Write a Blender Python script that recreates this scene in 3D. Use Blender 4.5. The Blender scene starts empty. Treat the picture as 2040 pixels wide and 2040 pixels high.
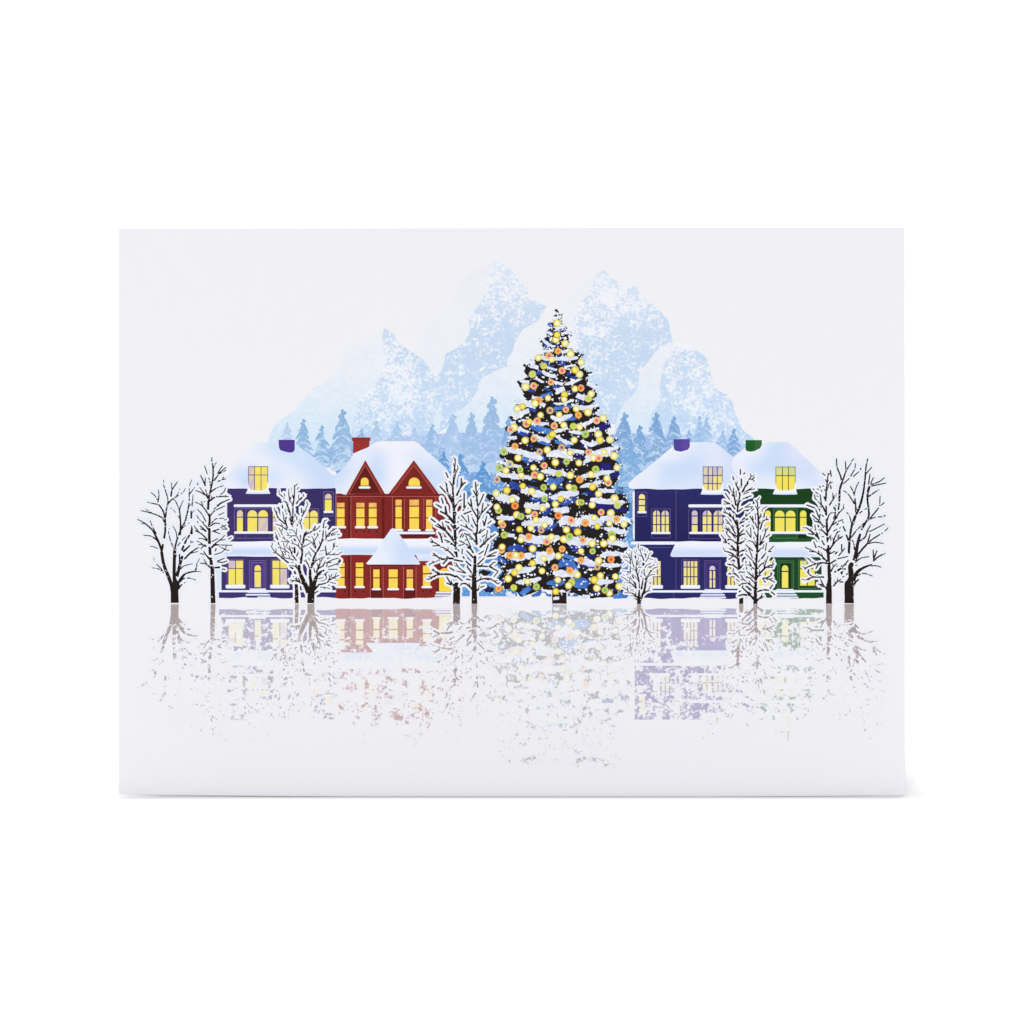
# A printed Christmas greeting card standing folded on a white studio sweep.
import bpy, bmesh, math, random
from mathutils import Vector
from mathutils.geometry import delaunay_2d_cdt

random.seed(7)
SC = bpy.context.scene
COL = SC.collection

# ---------------------------------------------------------------- measures
MM = 177.8 / 1567.0 / 1000.0          # metres on the card per print unit
CX, BY = 1019.5, 1587.0               # print-unit origin: bottom centre of the card
LEAN = math.radians(10.0)             # the front panel leans back like a tent
STEP = 0.5e-6                         # thickness of one film of printing ink
KEXP = 1.045                          # light reaching a flat white on the panel
PAPER = (239, 239, 243)


def lin(c):
    c = c / 255.0
    return c / 12.92 if c <= 0.04045 else ((c + 0.055) / 1.055) ** 2.4


def ink(c):
    return tuple(min(0.93, lin(v) / KEXP) for v in c)


def mix(a, b, t):
    return tuple(a[i] + (b[i] - a[i]) * t for i in range(len(a)))


def clamp(v, a=0.0, b=1.0):
    return max(a, min(b, v))


# ---------------------------------------------------------------- materials
def nodes_of(name):
    m = bpy.data.materials.new(name)
    m.use_nodes = True
    nt = m.node_tree
    nt.nodes.clear()
    out = nt.nodes.new('ShaderNodeOutputMaterial')
    return m, nt, out


def math_node(nt, op, a, b=None, clampit=False):
    n = nt.nodes.new('ShaderNodeMath')
    n.operation = op
    n.use_clamp = clampit
    for i, v in enumerate((a, b)):
        if v is None:
            continue
        if isinstance(v, (int, float)):
            n.inputs[i].default_value = v
        else:
            nt.links.new(v, n.inputs[i])
    return n.outputs[0]


def noise_node(nt, vec, scale, detail=2.0, rough=0.5, dist=0.0):
    n = nt.nodes.new('ShaderNodeTexNoise')
    n.inputs['Scale'].default_value = scale
    n.inputs['Detail'].default_value = detail
    n.inputs['Roughness'].default_value = rough
    n.inputs['Distortion'].default_value = dist
    nt.links.new(vec, n.inputs['Vector'])
    return n.outputs['Fac']


def ink_material(name, grain=0.10, mode='solid', scale=0.2, coarse=0.035, soft=0.10, rough=0.75, detail=3.0, clump=0.3):
    """mode solid: plain ink; speckle: ink broken into flecks by cov over the colour under it."""
    m, nt, out = nodes_of(name)
    uv = nt.nodes.new('ShaderNodeUVMap')
    uv.uv_map = 'print'
    col = nt.nodes.new('ShaderNodeAttribute')
    col.attribute_name = 'inkcol'
    b = nt.nodes.new('ShaderNodeBsdfPrincipled')
    b.inputs['Roughness'].default_value = 0.7
    b.inputs['Specular IOR Level'].default_value = 0.08
    g = noise_node(nt, uv.outputs['UV'], 0.48, 3.0, 0.7)
    g2 = noise_node(nt, uv.outputs['UV'], 0.06, 2.0, 0.5)
    gs = math_node(nt, 'ADD', math_node(nt, 'MULTIPLY', g, 0.75), math_node(nt, 'MULTIPLY', g2, 0.25))
    gg = math_node(nt, 'ADD', math_node(nt, 'MULTIPLY', math_node(nt, 'SUBTRACT', gs, 0.5), grain * 4), 1.0)
    mul = nt.nodes.new('ShaderNodeVectorMath')
    mul.operation = 'SCALE'
    nt.links.new(col.outputs['Color'], mul.inputs[0])
    nt.links.new(gg, mul.inputs['Scale'])
    nt.links.new(mul.outputs[0], b.inputs['Base Color'])
    if mode == 'solid':
        nt.links.new(b.outputs[0], out.inputs[0])
        return m
    cov = nt.nodes.new('ShaderNodeAttribute')
    cov.attribute_name = 'cov'
    a = cov.outputs['Fac']
    if mode == 'speckle':
        f = noise_node(nt, uv.outputs['UV'], scale, detail, rough, 0.4)
        c = noise_node(nt, uv.outputs['UV'], coarse, 2.0, 0.5, 0.3)
        n = math_node(nt, 'ADD', math_node(nt, 'MULTIPLY', f, 1.0 - clump), math_node(nt, 'MULTIPLY', c, clump))
        mr = nt.nodes.new('ShaderNodeMapRange')
        mr.clamp = True
        mr.inputs['From Min'].default_value = 0.40
        mr.inputs['From Max'].default_value = 0.60
        nt.links.new(n, mr.inputs['Value'])
        d = math_node(nt, 'SUBTRACT', a, mr.outputs[0])
        a = math_node(nt, 'ADD', math_node(nt, 'DIVIDE', d, soft), 0.5, True)
    und = nt.nodes.new('ShaderNodeAttribute')
    und.attribute_name = 'undercol'
    mx = nt.nodes.new('ShaderNodeMix')
    mx.data_type = 'RGBA'
    nt.links.new(a, mx.inputs[0])
    nt.links.new(und.outputs['Color'], mx.inputs[6])
    nt.links.new(mul.outputs[0], mx.inputs[7])
    nt.links.new(mx.outputs[2], b.inputs['Base Color'])
    nt.links.new(b.outputs[0], out.inputs[0])
    return m


def plain_material(name, colour, rough=0.8, spec=0.1, noise=0.012, scale=900.0, bump=0.0):
    m, nt, out = nodes_of(name)
    b = nt.nodes.new('ShaderNodeBsdfPrincipled')
    b.inputs['Roughness'].default_value = rough
    b.inputs['Specular IOR Level'].default_value = spec
    tc = nt.nodes.new('ShaderNodeTexCoord')
    n = noise_node(nt, tc.outputs['Object'], scale, 3.0, 0.6)
    k = math_node(nt, 'ADD', math_node(nt, 'MULTIPLY', math_node(nt, 'SUBTRACT', n, 0.5), noise * 2), 1.0)
    rgb = nt.nodes.new('ShaderNodeRGB')
    rgb.outputs[0].default_value = (*colour, 1)
    mul = nt.nodes.new('ShaderNodeVectorMath')
    mul.operation = 'SCALE'
    nt.links.new(rgb.outputs[0], mul.inputs[0])
    nt.links.new(k, mul.inputs['Scale'])
    nt.links.new(mul.outputs[0], b.inputs['Base Color'])
    if bump:
        bp = nt.nodes.new('ShaderNodeBump')
        bp.inputs['Strength'].default_value = bump
        bp.inputs['Distance'].default_value = 0.00005
        nt.links.new(n, bp.inputs['Height'])
        nt.links.new(bp.outputs[0], b.inputs['Normal'])
    nt.links.new(b.outputs[0], out.inputs[0])
    return m


M_INK = ink_material('printed_ink', 0.25)
M_FINE = ink_material('printed_ink_smooth', 0.03)
M_ROCK = ink_material('printed_rock_flecks', 0.06, 'speckle', 0.15, 0.04, 0.34, 0.76, 5.0)
M_FIR = ink_material('printed_fir_mottle', 0.08, 'speckle', 0.22, 0.05, 0.35, 0.7, 3.0)
M_REFL = ink_material('printed_reflection_flecks', 0.12, 'speckle', 0.15, 0.05, 0.30, 0.66, 3.0, 0.45)
M_PAPER = plain_material('card_stock', ink(PAPER), 0.65, 0.12, 0.01, 2500.0, 0.05)
M_SWEEP = plain_material('white_sweep', (0.92, 0.92, 0.92), 0.9, 0.0, 0.003, 6.0)


# ---------------------------------------------------------------- 2-D shapes in print units
def T(ox, oy, s):
    return lambda x, y: (ox + x / s, oy + y / s)


def area(p):
    return 0.5 * sum(p[i - 1][0] * p[i][1] - p[i][0] * p[i - 1][1] for i in range(len(p)))


def spline(pts, n=5):
    if len(pts) < 3:
        return list(pts)
    out = []
    P = [pts[0]] + list(pts) + [pts[-1]]
    for i in range(1, len(P) - 2):
        p0, p1, p2, p3 = P[i - 1], P[i], P[i + 1], P[i + 2]
        for k in range(n):
            t = k / n
            out.append(tuple(0.5 * (2 * p1[j] + (p2[j] - p0[j]) * t + (2 * p0[j] - 5 * p1[j] + 4 * p2[j] - p3[j]) * t * t
                                    + (3 * p1[j] - p0[j] - 3 * p2[j] + p3[j]) * t ** 3) for j in range(len(p1))))
    out.append(tuple(pts[-1]))
    return out


def stroke(pts, w0, w1, jit=0.0, caps=True, rnd=random, foot=False):
    """outline of a tapered brush stroke (widths in print units)"""
    P = [pts[0]]
    for p in pts[1:]:
        if math.dist(p, P[-1]) > 0.05:
            P.append(p)
    if len(P) < 2:
        P.append((P[0][0] + 0.3, P[0][1]))
    L, R = [], []
    n = len(P)
    for i, p in enumerate(P):
        a, b = P[max(0, i - 1)], P[min(n - 1, i + 1)]
        d = math.dist(a, b) or 1
        nx, ny = -(b[1] - a[1]) / d, (b[0] - a[0]) / d
        w = 0.5 * (w0 + (w1 - w0) * i / (n - 1))
        j1, j2 = (w * (1 + rnd.uniform(-jit, jit)) for _ in (0, 1))
        L.append((p[0] + nx * j1, p[1] + ny * j1))
        R.append((p[0] - nx * j2, p[1] - ny * j2))
    out = list(L)
    if caps:
        out += cap(P[-2], P[-1], w1 / 2)
    out += R[::-1]
    if caps and not foot:
        out += cap(P[1], P[0], w0 / 2)
    return out


def cap(a, p, r):
    ang = math.atan2(p[1] - a[1], p[0] - a[0])
    return [(p[0] + r * math.cos(ang + t), p[1] + r * math.sin(ang + t)) for t in (0.95, 0.35, -0.35, -0.95)]


def circle(x, y, r, n=12, ph=0.0, jit=0.0):
    return [(x + r * (1 + random.uniform(-jit, jit)) * math.cos(ph + 2 * math.pi * k / n),
             y + r * (1 + random.uniform(-jit, jit)) * math.sin(ph + 2 * math.pi * k / n)) for k in range(n)]


def rect(x0, y0, x1, y1):
    return [(x0, y0), (x1, y0), (x1, y1), (x0, y1)]


def rrect(x0, y0, x1, y1, r):
    r = min(r, abs(x1 - x0) / 2, abs(y1 - y0) / 2)
    out = []
    for cx, cy, a in ((x1 - r, y0 + r, -90), (x1 - r, y1 - r, 0), (x0 + r, y1 - r, 90), (x0 + r, y0 + r, 180)):
        for k in range(4):
            t = math.radians(a + 30 * k)
            out.append((cx + r * math.cos(t), cy + r * math.sin(t)))
    return out


def arch(x0, y0, x1, y1):
    r = (x1 - x0) / 2
    c = (x0 + x1) / 2
    h = min(r, (y1 - y0) * 0.9)
    top = [(c + r * math.cos(math.radians(a)), y0 + h - h * math.sin(math.radians(a))) for a in range(180, -1, -15)]
    return top + [(x1, y1), (x0, y1)]


def wavy(x0, x1, y, amp, n, seed=0):
    r = random.Random(seed)
    ph = r.uniform(0, 6)
    return [(x0 + (x1 - x0) * k / n, y + amp * (math.sin(ph + k * 1.1) * 0.6 + math.sin(ph * 2 + k * 0.43))) for k in range(n + 1)]


def rough(pts, seg, amp, rnd=random):
    """outline with extra ragged points"""
    out = []
    for i in range(len(pts)):
        a, b = pts[i - 1], pts[i]
        d = math.dist(a, b)
        k = max(1, int(d / seg))
        for q in range(k):
            t = q / k
            x, y = a[0] + (b[0] - a[0]) * t, a[1] + (b[1] - a[1]) * t
            out.append((x + rnd.uniform(-amp, amp), y + rnd.uniform(-amp, amp)))
    return out


def field(*pts, sigma=17.0, power=None):
    """smooth blend between (x, y, value) samples; value is a tuple"""
    def f(x, y):
        sw, acc = 0.0, None
        for px, py, v in pts:
            d2 = (px - x) ** 2 + (py - y) ** 2
            w = math.exp(-d2 / (2 * sigma * sigma)) + 0.02 / (1 + d2 / 300.0) ** 2
            sw += w
            acc = tuple(w * c for c in v) if acc is None else tuple(a + w * c for a, c in zip(acc, v))
        return tuple(a / sw for a in acc)
    return f


def vgrad(*stops):
    """colour by height: (y, colour) stops"""
    def f(x, y):
        if y <= stops[0][0]:
            return stops[0][1]
        for (y0, c0), (y1, c1) in zip(stops, stops[1:]):
            if y <= y1:
                return mix(c0, c1, (y - y0) / (y1 - y0))
        return stops[-1][1]
    return f


class Print:
    """layers of flat ink: every add() is one union of outlines on its own film"""

    def __init__(self):
        self.layers = []

    def add(self, polys, colour, z, cov=1.0, grid=0, under=None):
        if polys and isinstance(polys[0][0], (int, float)):
            polys = [polys]
        vs, fs = [], []
        for p in polys:
            q = []
            for v in p:
                if not q or math.dist(v, q[-1]) > 0.02:
                    q.append((float(v[0]), float(v[1])))
            if len(q) > 2 and math.dist(q[0], q[-1]) <= 0.02:
                q.pop()
            if len(q) < 3:
                continue
            if area(q) < 0:
                q.reverse()
            base = len(vs)
            vs += q
            fs.append(list(range(base, base + len(q))))
        if not fs:
            return self
        if grid:
            x0, x1 = min(v[0] for v in vs), max(v[0] for v in vs)
            y0, y1 = min(v[1] for v in vs), max(v[1] for v in vs)
            nx, ny = int((x1 - x0) / grid), int((y1 - y0) / grid)
            for i in range(nx + 1):
                for j in range(ny + 1):
                    vs.append((x0 + (i + 0.5 + 0.25 * (j % 2)) * grid, y0 + (j + 0.5) * grid))
        r = delaunay_2d_cdt([Vector(v) for v in vs], [], fs, 1, 1e-4, True)
        V, F = r[0], [f for f, own in zip(r[2], r[5]) if own]
        used = sorted({i for f in F for i in f})
        new = {o: n for n, o in enumerate(used)}
        V = [(V[i].x, V[i].y) for i in used]
        F = [[new[i] for i in f] for f in F]
        fc = colour if callable(colour) else (lambda x, y: colour)
        fu = under if callable(under) else (lambda x, y: under or PAPER)
        fv = cov if callable(cov) else (lambda x, y: cov)
        self.layers.append(dict(v=V, f=F, c=[fc(*p) for p in V], a=[fv(*p) for p in V], z=z, u=[fu(*p) for p in V]))
        return self

    def disc(self, x, y, rings, z, n=14):
        """rings: (radius, colour, cov) from the middle outwards"""
        V, F, C, A = [(x, y)], [], [rings[0][1]], [rings[0][2]]
        for r, c, a in rings[1:]:
            for k in range(n):
                V.append((x + r * math.cos(2 * math.pi * k / n), y + r * math.sin(2 * math.pi * k / n)))
                C.append(c)
                A.append(a)
        for k in range(n):
            F.append([0, 1 + k, 1 + (k + 1) % n])
        for q in range(len(rings) - 2):
            b0, b1 = 1 + q * n, 1 + (q + 1) * n
            for k in range(n):
                F.append([b0 + k, b1 + k, b1 + (k + 1) % n, b0 + (k + 1) % n])
        self.layers.append(dict(v=V, f=F, c=C, a=A, z=z))
        return self


PARTS = {}


def build(name, layers, mat, parent, label=None, kind=None):
    if isinstance(layers, Print):
        layers = layers.layers
    verts, faces, cols, covs, uvs, unds = [], [], [], [], [], []
    for L in layers:
        b = len(verts)
        for (x, y), c, a, u in zip(L['v'], L['c'], L['a'], L.get('u') or [PAPER] * len(L['v'])):
            verts.append(((x - CX) * MM, -(TH / 2 + 4e-6 + L['z'] * STEP), (BY - y) * MM))
            cols.append(ink(c))
            covs.append(a)
            unds.append(ink(u))
            uvs.append((x, -y))
        for f in L['f']:
            p = [L['v'][i] for i in f]
            # image y runs down: turn each face to look out of the card
            faces.append([b + i for i in (f[::-1] if area(p) > 0 else f)])
    if verts:
        c = [0.5 * (min(v[i] for v in verts) + max(v[i] for v in verts)) for i in range(3)]
    else:
        c = [0, 0, 0]
    me = bpy.data.meshes.new(name)
    me.from_pydata([(v[0] - c[0], v[1] - c[1], v[2] - c[2]) for v in verts], [], faces)
    at = me.attributes.new('inkcol', 'FLOAT_COLOR', 'POINT')
    at.data.foreach_set('color', [q for v in cols for q in (*v, 1.0)])
    at = me.attributes.new('cov', 'FLOAT', 'POINT')
    at.data.foreach_set('value', covs)
    at = me.attributes.new('undercol', 'FLOAT_COLOR', 'POINT')
    at.data.foreach_set('color', [q for v in unds for q in (*v, 1.0)])
    uv = me.uv_layers.new(name='print')
    uv.data.foreach_set('uv', [q for l in me.loops for q in uvs[l.vertex_index]])
    me.materials.append(mat)
    me.update()
    o = bpy.data.objects.new(name, me)
    COL.objects.link(o)
    o.parent = parent
    pc = PARTS.get(parent.name, (0, 0, 0))
    o.location = [c[i] - pc[i] for i in range(3)]
    PARTS[o.name] = c
    if label:
        o['label'] = label
    if kind:
        o['kind'] = kind
    return o


# ---------------------------------------------------------------- the card itself
TH = 0.00042
root = bpy.data.objects.new('greeting_card', None)
COL.objects.link(root)
root.location = (0, 0, 0.00012)
root.rotation_euler = (-LEAN, 0, 0)
root['label'] = 'white folded greeting card standing upright, printed with a snowy village and Christmas tree'
root['category'] = 'greeting card'
PARTS[root.name] = (0, 0, 0)


def slab(name, outline, y0, y1, bevel, mat, parent):
    bm = bmesh.new()
    f = [bm.verts.new((x, y0, z)) for x, z in outline]
    b = [bm.verts.new((x, y1, z)) for x, z in outline]
    n = len(f)
    bm.faces.new(f)
    bm.faces.new(b[::-1])
    for i in range(n):
        bm.faces.new((f[i], b[i], b[(i + 1) % n], f[(i + 1) % n]))
    bm.normal_update()
    if bevel:
        xm = max(v.co.x for v in f) - 0.0001
        fe = [e for e in bm.edges if all(v in f and v.co.x > xm for v in e.verts)]
        bmesh.ops.bevel(bm, geom=fe, offset=bevel, segments=4, profile=0.5, affect='EDGES')
    bmesh.ops.recalc_face_normals(bm, faces=bm.faces)
    me = bpy.data.meshes.new(name)
    bm.to_mesh(me)
    bm.free()
    for p in me.polygons:
        p.use_smooth = abs(p.normal.y) < 0.999
    me.materials.append(mat)
    o = bpy.data.objects.new(name, me)
    COL.objects.link(o)
    o.parent = parent
    PARTS[o.name] = (0, 0, 0)
    return o


edge = [(238.5, 454.6), (236, 457.5), (236, 900), (236, 1582.2)]
for k in range(1, 24):
    t = k / 24
    x = 236 + (1801 - 236) * t
    edge.append((x, 1582.2 + 4.8 * (1 - abs(2 * t - 1) ** 1.7) + 1.2 * t * (1 - t) * 2 + 1.6 * t))
edge += [(1800.5, 1583.6), (1802.6, 1581.5), (1803.4, 1578), (1803.4, 900), (1803.4, 456.6), (1800.5, 453.2), (1400, 453.0), (1019, 453.8), (600, 454.3)]
outline = [((x - CX) * MM, (BY - min(y, 1587.0)) * MM) for x, y in edge]
slab('front_panel', outline, -TH / 2, TH / 2, 0.00034, M_PAPER, root)
# the second leaf hangs from the fold along the top edge and props the card up from behind
H = (BY - 453.6) * MM
bo = [(-0.0886, 0.0), (0.0886, 0.0), (0.0886, H - 0.0004), (-0.0886, H - 0.0004)]
bp = slab('back_panel', bo, -TH / 2, TH / 2, 0.00012, M_PAPER, root)
for v in bp.data.vertices:
    d = (H - 0.0004) - v.co.z
    a = 2 * LEAN
    v.co = (v.co.x, TH * 1.15 + math.sin(a) * d + v.co.y * math.cos(a), (H - 0.0004) - math.cos(a) * d + v.co.y * math.sin(a))

# ---------------------------------------------------------------- mountains
M1 = T(520, 500, 3.22)
M2 = T(1080, 500, 4.2)


def tr(f, s):
    v = [float(q) for q in s.split()]
    return [f(v[i], v[i + 1]) for i in range(0, len(v), 2)]


SNOWY = (241, 243, 250)
ICE = (222, 237, 248)
HAZY = (236, 240, 247)
R1, R2, R3 = (203, 218, 242), (193, 213, 240), (184, 207, 238)


PALE = vgrad((530, (238, 238, 243)), (640, (237, 239, 244)), (740, (236, 239, 245)), (790, (230, 238, 246)), (840, (221, 235, 247)), (880, (214, 231, 248)), (930, (205, 226, 247)))


def mountain(label, light, face, cov, seedz):
    p = Print()
    if light:
        p.add(light, lambda x, y: mix(PALE(x, y), (205, 226, 244), 0.10 + 0.42 * clamp((y - 660) / 200)), seedz, cov=lambda x, y: 0.30 + 0.18 * clamp((y - 640) / 200), grid=14, under=PALE)
    o = build('mountain', p, M_ROCK, root, label)
    q = Print().add(rough(face, 7, 0.9), vgrad((530, (214, 227, 242)), (620, (203, 220, 240)), (700, (196, 216, 239)), (790, (198, 219, 242)), (860, (192, 216, 243)), (940, (164, 198, 236))),
                    seedz + 1, cov=lambda x, y: min(0.86, cov(x, y)[0] * 0.95), grid=9, under=lambda x, y: mix(PALE(x, y), (243, 245, 251), 0.6))
    build('rock_face', q, M_ROCK, o)
    return o


# tall peak behind the tree, left of it
light = tr(M1, '1500 68 1430 90 1350 132 1285 185 1262 262 1212 345 1195 405 1100 440 1050 480 1012 560 1008 640 1090 720 1125 800 1150 1050 1250 1300 1900 1300 1900 700 1800 420 1640 500 1340 560 1440 260 1480 120')
face = tr(M1, '1500 68 1535 62 1580 95 1622 110 1642 150 1648 182 1700 212 1714 250 1708 292 1722 306 1770 325 1832 356 1800 410 1770 452 1725 480 1680 500 1655 545 1625 592 1615 640 1578 690 1580 742 1530 755 1470 792 1422 810 1395 850 1388 892 1352 960 1310 1000 1250 1042 1200 1120 1100 1200 1030 1180 1060 1000 1110 850 1130 800 1155 770 1190 660 1240 630 1290 590 1336 540 1340 480 1332 440 1362 385 1402 340 1420 300 1440 260 1450 190 1478 120')
mountain('tall pale blue peak printed left of the tree top', light, face,
         field((985, 530, (0.30,)), (1005, 560, (0.52,)), (1040, 570, (0.40,)), (960, 610, (0.55,)), (1010, 620, (0.68,)), (1075, 610, (0.8,)), (960, 680, (0.78,)), (1015, 680, (0.88,)),
               (900, 710, (0.75,)), (960, 735, (0.82,)), (890, 770, (0.72,)), (930, 790, (0.78,)), (880, 850, (0.8,))), 1)
# low peak at the left
light = tr(M1, '795 496 720 548 640 590 560 620 520 700 470 790 400 840 340 880 295 930 250 970 222 1020 160 1060 100 1100 70 1150 40 1230 60 1330 1130 1330 1160 1000 1130 800 1060 700 900 620 850 520')
face = tr(M1, '790 498 812 500 850 530 866 562 882 592 935 625 990 660 1030 690 1062 712 1075 740 1085 770 1130 802 1180 900 1130 1020 1080 1180 1000 1300 640 1300 560 1240 590 1120 600 1060 622 1000 640 950 700 900 740 860 752 820 780 770 786 640 776 560')
mountain('low pale blue mountain printed behind the red house', light, face,
         field((766, 660, (0.75,)), (775, 690, (0.45,)), (800, 690, (0.5,)), (840, 720, (0.72,)), (765, 740, (0.42,)), (815, 740, (0.40,)), (800, 780, (0.42,)), (740, 790, (0.45,)), (860, 760, (0.72,)),
               (760, 830, (0.55,)), (830, 820, (0.55,)), (720, 840, (0.68,)), (800, 870, (0.72,)), (870, 860, (0.8,)), (720, 900, (0.9,))), 3)
# broad peak right of the tree
light = tr(M2, '505 165 380 260 290 330 200 420 150 520 150 900 300 1400 620 1440 690 1270 820 1000 940 850 1085 740 960 480 790 300 650 280 560 200')
face = tr(M2, '505 163 545 178 556 205 548 232 600 235 648 270 640 300 672 298 712 284 790 298 815 340 850 390 905 435 960 480 1000 520 1040 560 1060 600 1066 640 1076 700 1096 762 1040 775 1000 802 940 852 872 950 822 1000 808 1060 800 1122 772 1190 690 1272 640 1362 614 1450 480 1450 420 1300 300 900 270 760 262 640 268 540 280 470 310 430 388 370 418 295 440 240 466 190')
mountain('broad pale blue peak printed right of the tree top', light, face,
         field((1195, 550, (0.45,)), (1210, 560, (0.55,)), (1225, 590, (0.22,)), (1180, 600, (0.42,)), (1150, 610, (0.42,)), (1265, 580, (0.55,)), (1290, 615, (0.48,)), (1200, 640, (0.58,)), (1160, 650, (0.36,)),
               (1300, 650, (0.72,)), (1250, 670, (0.82,)), (1320, 670, (0.68,)), (1180, 690, (0.68,)), (1230, 740, (0.8,)), (1170, 720, (0.6,)), (1270, 715, (0.8,)), (1240, 770, (0.75,)), (1210, 800, (0.82,)), (1200, 860, (1.0,))), 5)
# small peak at the far right
light = tr(M2, '1110 758 1050 780 1000 802 940 852 872 950 822 1000 808 1060 800 1122 772 1190 690 1272 640 1362 612 1450 600 1560 1300 1640 1500 1400 1300 1000 1300 842 1200 775')
face = tr(M2, '1110 758 1160 762 1200 775 1236 800 1252 830 1298 840 1330 850 1362 872 1385 930 1402 980 1418 1050 1440 1140 1485 1175 1542 1202 1570 1235 1592 1272 1608 1320 1622 1372 1660 1450 1700 1522 1740 1550 1776 1574 1720 1680 1500 1720 900 1660 905 1450 922 1340 982 1270 992 1130 1000 1050 1000 970 1040 910 1062 880 1092 800')
mountain('small pale blue peak printed behind the navy house', light, face,
         field((1350, 690, (0.25,)), (1370, 700, (0.3,)), (1340, 720, (0.6,)), (1400, 710, (0.72,)), (1330, 750, (0.66,)), (1380, 750, (0.58,)), (1410, 770, (0.55,)), (1340, 800, (0.66,)), (1390, 800, (0.45,)),
               (1430, 800, (0.85,)), (1340, 830, (0.9,)), (1400, 835, (0.5,)), (1450, 810, (0.5,)), (1460, 840, (0.6,)), (1480, 870, (0.75,)), (1310, 850, (0.9,)), (1400, 870, (0.7,)), (1350, 860, (0.6,))), 7)

# ---------------------------------------------------------------- fir forest
wood = Print()
wood.add([(700, 900), (780, 872), (840, 868), (900, 862), (960, 862), (1010, 850), (1030, 900), (1030, 1188), (880, 1188), (870, 1000), (740, 905)],
         field((860, 880, (176, 199, 238)), (900, 900, (160, 190, 234)), (980, 900, (166, 192, 236)), (900, 960, (120, 165, 220)), (960, 990, (104, 154, 214)), (870, 930, (96, 146, 210)), (940, 1050, (84, 140, 208)), (960, 1180, (92, 150, 214)), (1020, 1000, (88, 146, 212)), sigma=26.0), 9, cov=lambda x, y: 0.72 + 0.16 * clamp((y - 930) / 120), grid=10, under=lambda x, y: mix((204, 218, 245), (150, 186, 232), clamp((y - 960) / 150)))
wood.add([(1195, 870), (1240, 862), (1300, 866), (1360, 878), (1420, 880), (1470, 890), (1480, 930), (1400, 930), (1330, 960), (1260, 980), (1262, 1189), (1180, 1189), (1180, 900)],
         field((1220, 880, (150, 182, 228)), (1280, 890, (160, 189, 232)), (1340, 900, (158, 185, 232)), (1440, 890, (140, 172, 226)), (1210, 960, (96, 148, 210)), (1250, 940, (120, 165, 220)), (1240, 1040, (78, 134, 202)), (1225, 1180, (84, 142, 208)), (1460, 920, (110, 140, 212)), sigma=26.0), 9, cov=lambda x, y: 0.72 + 0.16 * clamp((y - 930) / 120), grid=10, under=lambda x, y: mix((204, 218, 245), (150, 186, 232), clamp((y - 960) / 150)))
wood.add([(641, 905), (664, 930), (672, 946), (690, 930), (712, 895), (700, 880), (665, 885)], vgrad((880, (150, 182, 230)), (945, (112, 160, 218))), 9, cov=lambda x, y: 0.72 + 0.16 * clamp((y - 930) / 120), grid=10, under=lambda x, y: mix((204, 218, 245), (150, 186, 232), clamp((y - 960) / 150)))
build('fir_forest', wood, M_FIR, root, 'mass of blue fir forest printed behind the houses', 'stuff')
def fir(x, y, h, w, dark, pale, label=None, z=17, cov=0.92):
    """spindle tip over drooping tiers, brush-painted"""
    r = random.Random(int(x * 7 + y))
    dark, pale = ((q[0] - 2, q[1] + 5, q[2] - 2) for q in (mix(dark, (214, 230, 246), 0.10), mix(pale, (222, 235, 248), 0.15)))
    p = Print()
    body = [(x - w * 0.05, y + h * 0.2), (x + w * 0.05, y + h * 0.2)]
    body = [(x, y + h * 0.1)] + [(x + w * (0.10 + 0.36 * t), y + h * (0.2 + 0.8 * t)) for t in (0.1, 0.5, 1.0)] + [(x - w * (0.10 + 0.36 * t), y + h * (0.2 + 0.8 * t)) for t in (1.0, 0.5, 0.1)]
    p.add(rough(body, 4, 1.2, r), vgrad((y, mix(dark, pale, 0.4)), (y + h, pale)), z, cov=cov * 0.8, grid=6, under=mix(pale, (226, 235, 249), 0.55))
    S = []
    k = h / 60.0
    S.append(stroke([(x, y), (x + 0.3, y + h * 0.08), (x, y + h * 0.24)], 2.2 * k, 5.0 * k, 0.25, rnd=r))
    for i in range(3):
        yy = y + h * (0.05 + 0.06 * i)
        S.append(circle(x + (-1) ** i * 2.1 * k, yy, 2.2 * k, 7, jit=0.2))
    tiers = 5 if h > 70 else 4
    for i in range(tiers):
        t = (i + 0.6) / tiers
        yy = y + h * (0.2 + 0.74 * t)
        ww = w * (0.2 + 0.34 * t)
        for sgn in (-1, 1):
            if r.random() < 0.12:
                continue
            q = ww * r.uniform(0.8, 1.15)
            d = h * r.uniform(0.07, 0.14)
            S.append(stroke(spline([(x + sgn * q * 0.05, yy - d * 0.9), (x + sgn * q * 0.5, yy - d * 0.45), (x + sgn * q * 0.85, yy + d * 0.1), (x + sgn * q, yy + d * 0.55)], 3), 6.4 * k, 2.0 * k, 0.2, rnd=r))
    p.add(S, vgrad((y, dark), (y + h * 0.6, mix(dark, pale, 0.25)), (y + h, mix(dark, pale, 0.1))), z + 1, cov=lambda a, b: cov * (1 - 0.35 * clamp((b - y - h * 0.6) / (h * 0.4))), grid=5, under=mix(pale, (214, 226, 248), 0.3))
    return build('fir_tree', p, M_FIR, root, label)


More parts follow.
